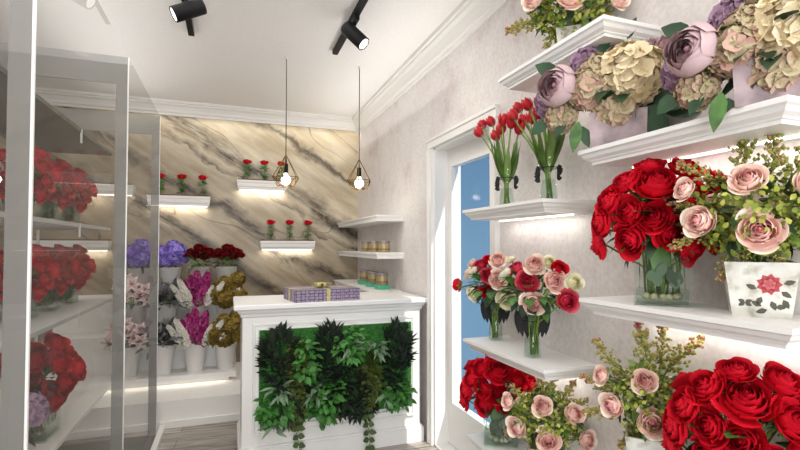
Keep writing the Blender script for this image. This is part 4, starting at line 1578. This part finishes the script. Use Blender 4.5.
for k, (x, y, n) in enumerate([(120, 292, 22), (207, 303, 22), (366, 186, 22), (300, 190, 14), (385, 300, 12), (110, 380, 10)]):
    clump('sage_clump', SAGE, x, y, 16, 18, n, .085, .024, 40 + k, .1, .9, .08, .3, sg)


def vine(x, y0, y1, seed):
    r = random.Random(seed)
    a, c = pl(x, y0, PY - .03), pl(x + 6, y1, PY - .03)
    v = MB()
    pts = [a.lerp(c, i / 8) + V((.008 * math.sin(i * 1.7 + seed), -.004 * (i % 2), 0)) for i in range(9)]
    v.tube(pts, .0022, 5)
    o = v.build('hanging_vine', VINE, pn, True, label='vine hanging below the panel')
    b = MB()
    n = int((y1 - y0) / 19)
    for i in range(n):
        t = i / n
        p = a.lerp(c, t)
        for sx in (-1, 1):
            b.leaf(p, V((sx, -.35, -.35 + r.uniform(-.3, .3))), (0, -1, .2), .052 * r.uniform(.8, 1.15), .042, .1, .1)
    b.build('vine_leaves', VINE, o, True)


vine(168, 372, 520, 1)
vine(345, 345, 520, 2)
vine(142, 375, 405, 3)
vine(276, 360, 385, 4)

# ------------------------------------------------------------------ glass walk-in cabinet
XG = -0.53
cab = thing('glass_cabinet', 'tall walk-in glass flower cabinet with banded panes and a white floor sill', 'glass cabinet', (XG, 2.9, 0))
HG = 2.53
for yy, lab in ((1.6, 0), (2.9, 1), (4.14, 2)):
    y = yy - 2.9
    b = MB()
    b.box((-0.058, y - 0.004, 0.02), (-0.002, y + 0.004, HG - 0.15))
    b.box((-1.5, y - 0.004, HG - 0.15), (-0.002, y + 0.004, HG))
    b.build('banded_rib', BAND, cab)
b = MB()
b.box((-0.003, 1.6 - 2.9 - 0.006, 0.0), (0.004, 1.6 - 2.9 + 0.004, HG)); b.build('post', WHITE, cab, label='bright white edge post')
b = MB()
b.box((-0.003, 2.9 - 2.9 - 0.006, 0.0), (0.003, 0.001, HG)); b.build('edge_strip', STEEL, cab)
b = MB()
b.box((-0.002, 4.14 - 2.9 - 0.003, 0.0), (0.002, 1.242, HG)); b.build('edge_strip', STEEL, cab)
for ya, yb_ in ((-0.6, 1.585), (1.605, 2.893), (2.902, 4.136)):
    b = MB(); b.add([(0, ya - 2.9, 0.03), (0, yb_ - 2.9, 0.03), (0, yb_ - 2.9, HG), (0, ya - 2.9, HG)], [(0, 1, 2, 3)])
    b.build('pane', PANE, cab)
b = MB(); b.box((0.004, -3.5, 0.0), (0.045, 1.41, 0.035)); b.build('sill', WHITE, cab)
b = MB(); b.box((-1.5, -3.5, 0.0), (0.0, 1.25, 0.025)); b.build('cabinet_floor', DARKFLOOR, cab)

rack = thing('display_rack', 'smoked glass shelving unit of rose vases inside the glass cabinet', 'shelving', (-0.86, 4.14, 0.025))
ZR = [2.216, 1.638, 1.094, 0.432]
for z in ZR:
    b = MB(); b.box((-0.46, -3.2, z - 0.025 - 0.022), (0, 0, z - 0.025)); b.build('shelf', SHELFD if z > 2 else (SHELFG if z > 0.6 else WHITE), rack)
b = MB()
for yy in (-0.03, -0.98, -2.1, -3.1):
    b = MB(); b.box((-0.46, yy - .008, 0), (-0.446, yy + .008, 2.2)); b.build('upright', STEEL, rack)
for z in ZR[:3]:
    b = MB(); b.box((-0.006, -0.79, z - 0.11), (0.002, -0.775, z - 0.025)); b.build('bracket', STEEL, rack)

CG = 'red rose vases in the glass cabinet'
for zi, nm in ((1, 'upper'), (2, 'middle')):
    for k, yy in enumerate((3.93, 3.55, 3.17)):
        w_ = ('farthest', 'centre', 'nearest')[k]
        p = V((-1.1, yy, ZR[zi])); u, w = frame_at(p)
        square_vase(p, 0.15, 0.155, '%s glass vase of red roses on the %s rose shelf in the glass cabinet' % (w_, nm), CG, V((1, 0, 0)))
        red_bunch(p + V((0, 0, 0.26)), p, 0.95, '%s bunch of red roses on the %s rose shelf in the glass cabinet' % (w_, nm), 14, 'far', 'RED', 'red roses in the glass cabinet')
p = V((-1.05, 3.2, ZR[3])); u, w = frame_at(p)
square_vase(p, 0.24, 0.21, 'large glass vase of red roses on the bottom cabinet shelf', CG, V((1, 0, 0)))
red_bunch(p + V((0, 0, 0.36)), p, 1.3, 'large bunch of red roses on the bottom cabinet shelf', 14, 'rose', 'RED', 'red roses in the glass cabinet')
p = V((-0.98, 2.62, ZR[3])); u, w = frame_at(p)
lathe_pot(p, 0.07, 0.1, 0.22, 'dark mottled pot of faded hydrangeas on the bottom cabinet shelf', mat('dark_mottled_pot', (96, 92, 80), 0.6, vary=0.3, scale=12))
t = thing('hydrangea_arrangement', 'faded mauve hydrangeas beside the large rose vase in the cabinet', 'flower arrangement', p, 0)
for k, (a, bb, v, q, mm) in enumerate([(0, 0, .36, .1, 'HYDRG'), (.09, .03, .3, .09, 'HYDRM'), (-.09, -.03, .3, .09, 'HYDRG'), (.03, -.1, .28, .08, 'HYDRM'), (0, .1, .29, .08, 'HYDRG')]):
    put('hydrangea_bloom', blossom('hydr', mm, k % 3), t, (a, bb, v), aim((a * 3, bb * 3, .5)), q)
foliage(t, 34, .11, .07, (0, 0, .26), [LEAFD], .1, .06, 3, -.8)
stems(t, [V((a, 0, .3)) for a in (-.05, 0, .05)], (0, 0, .03), .02)
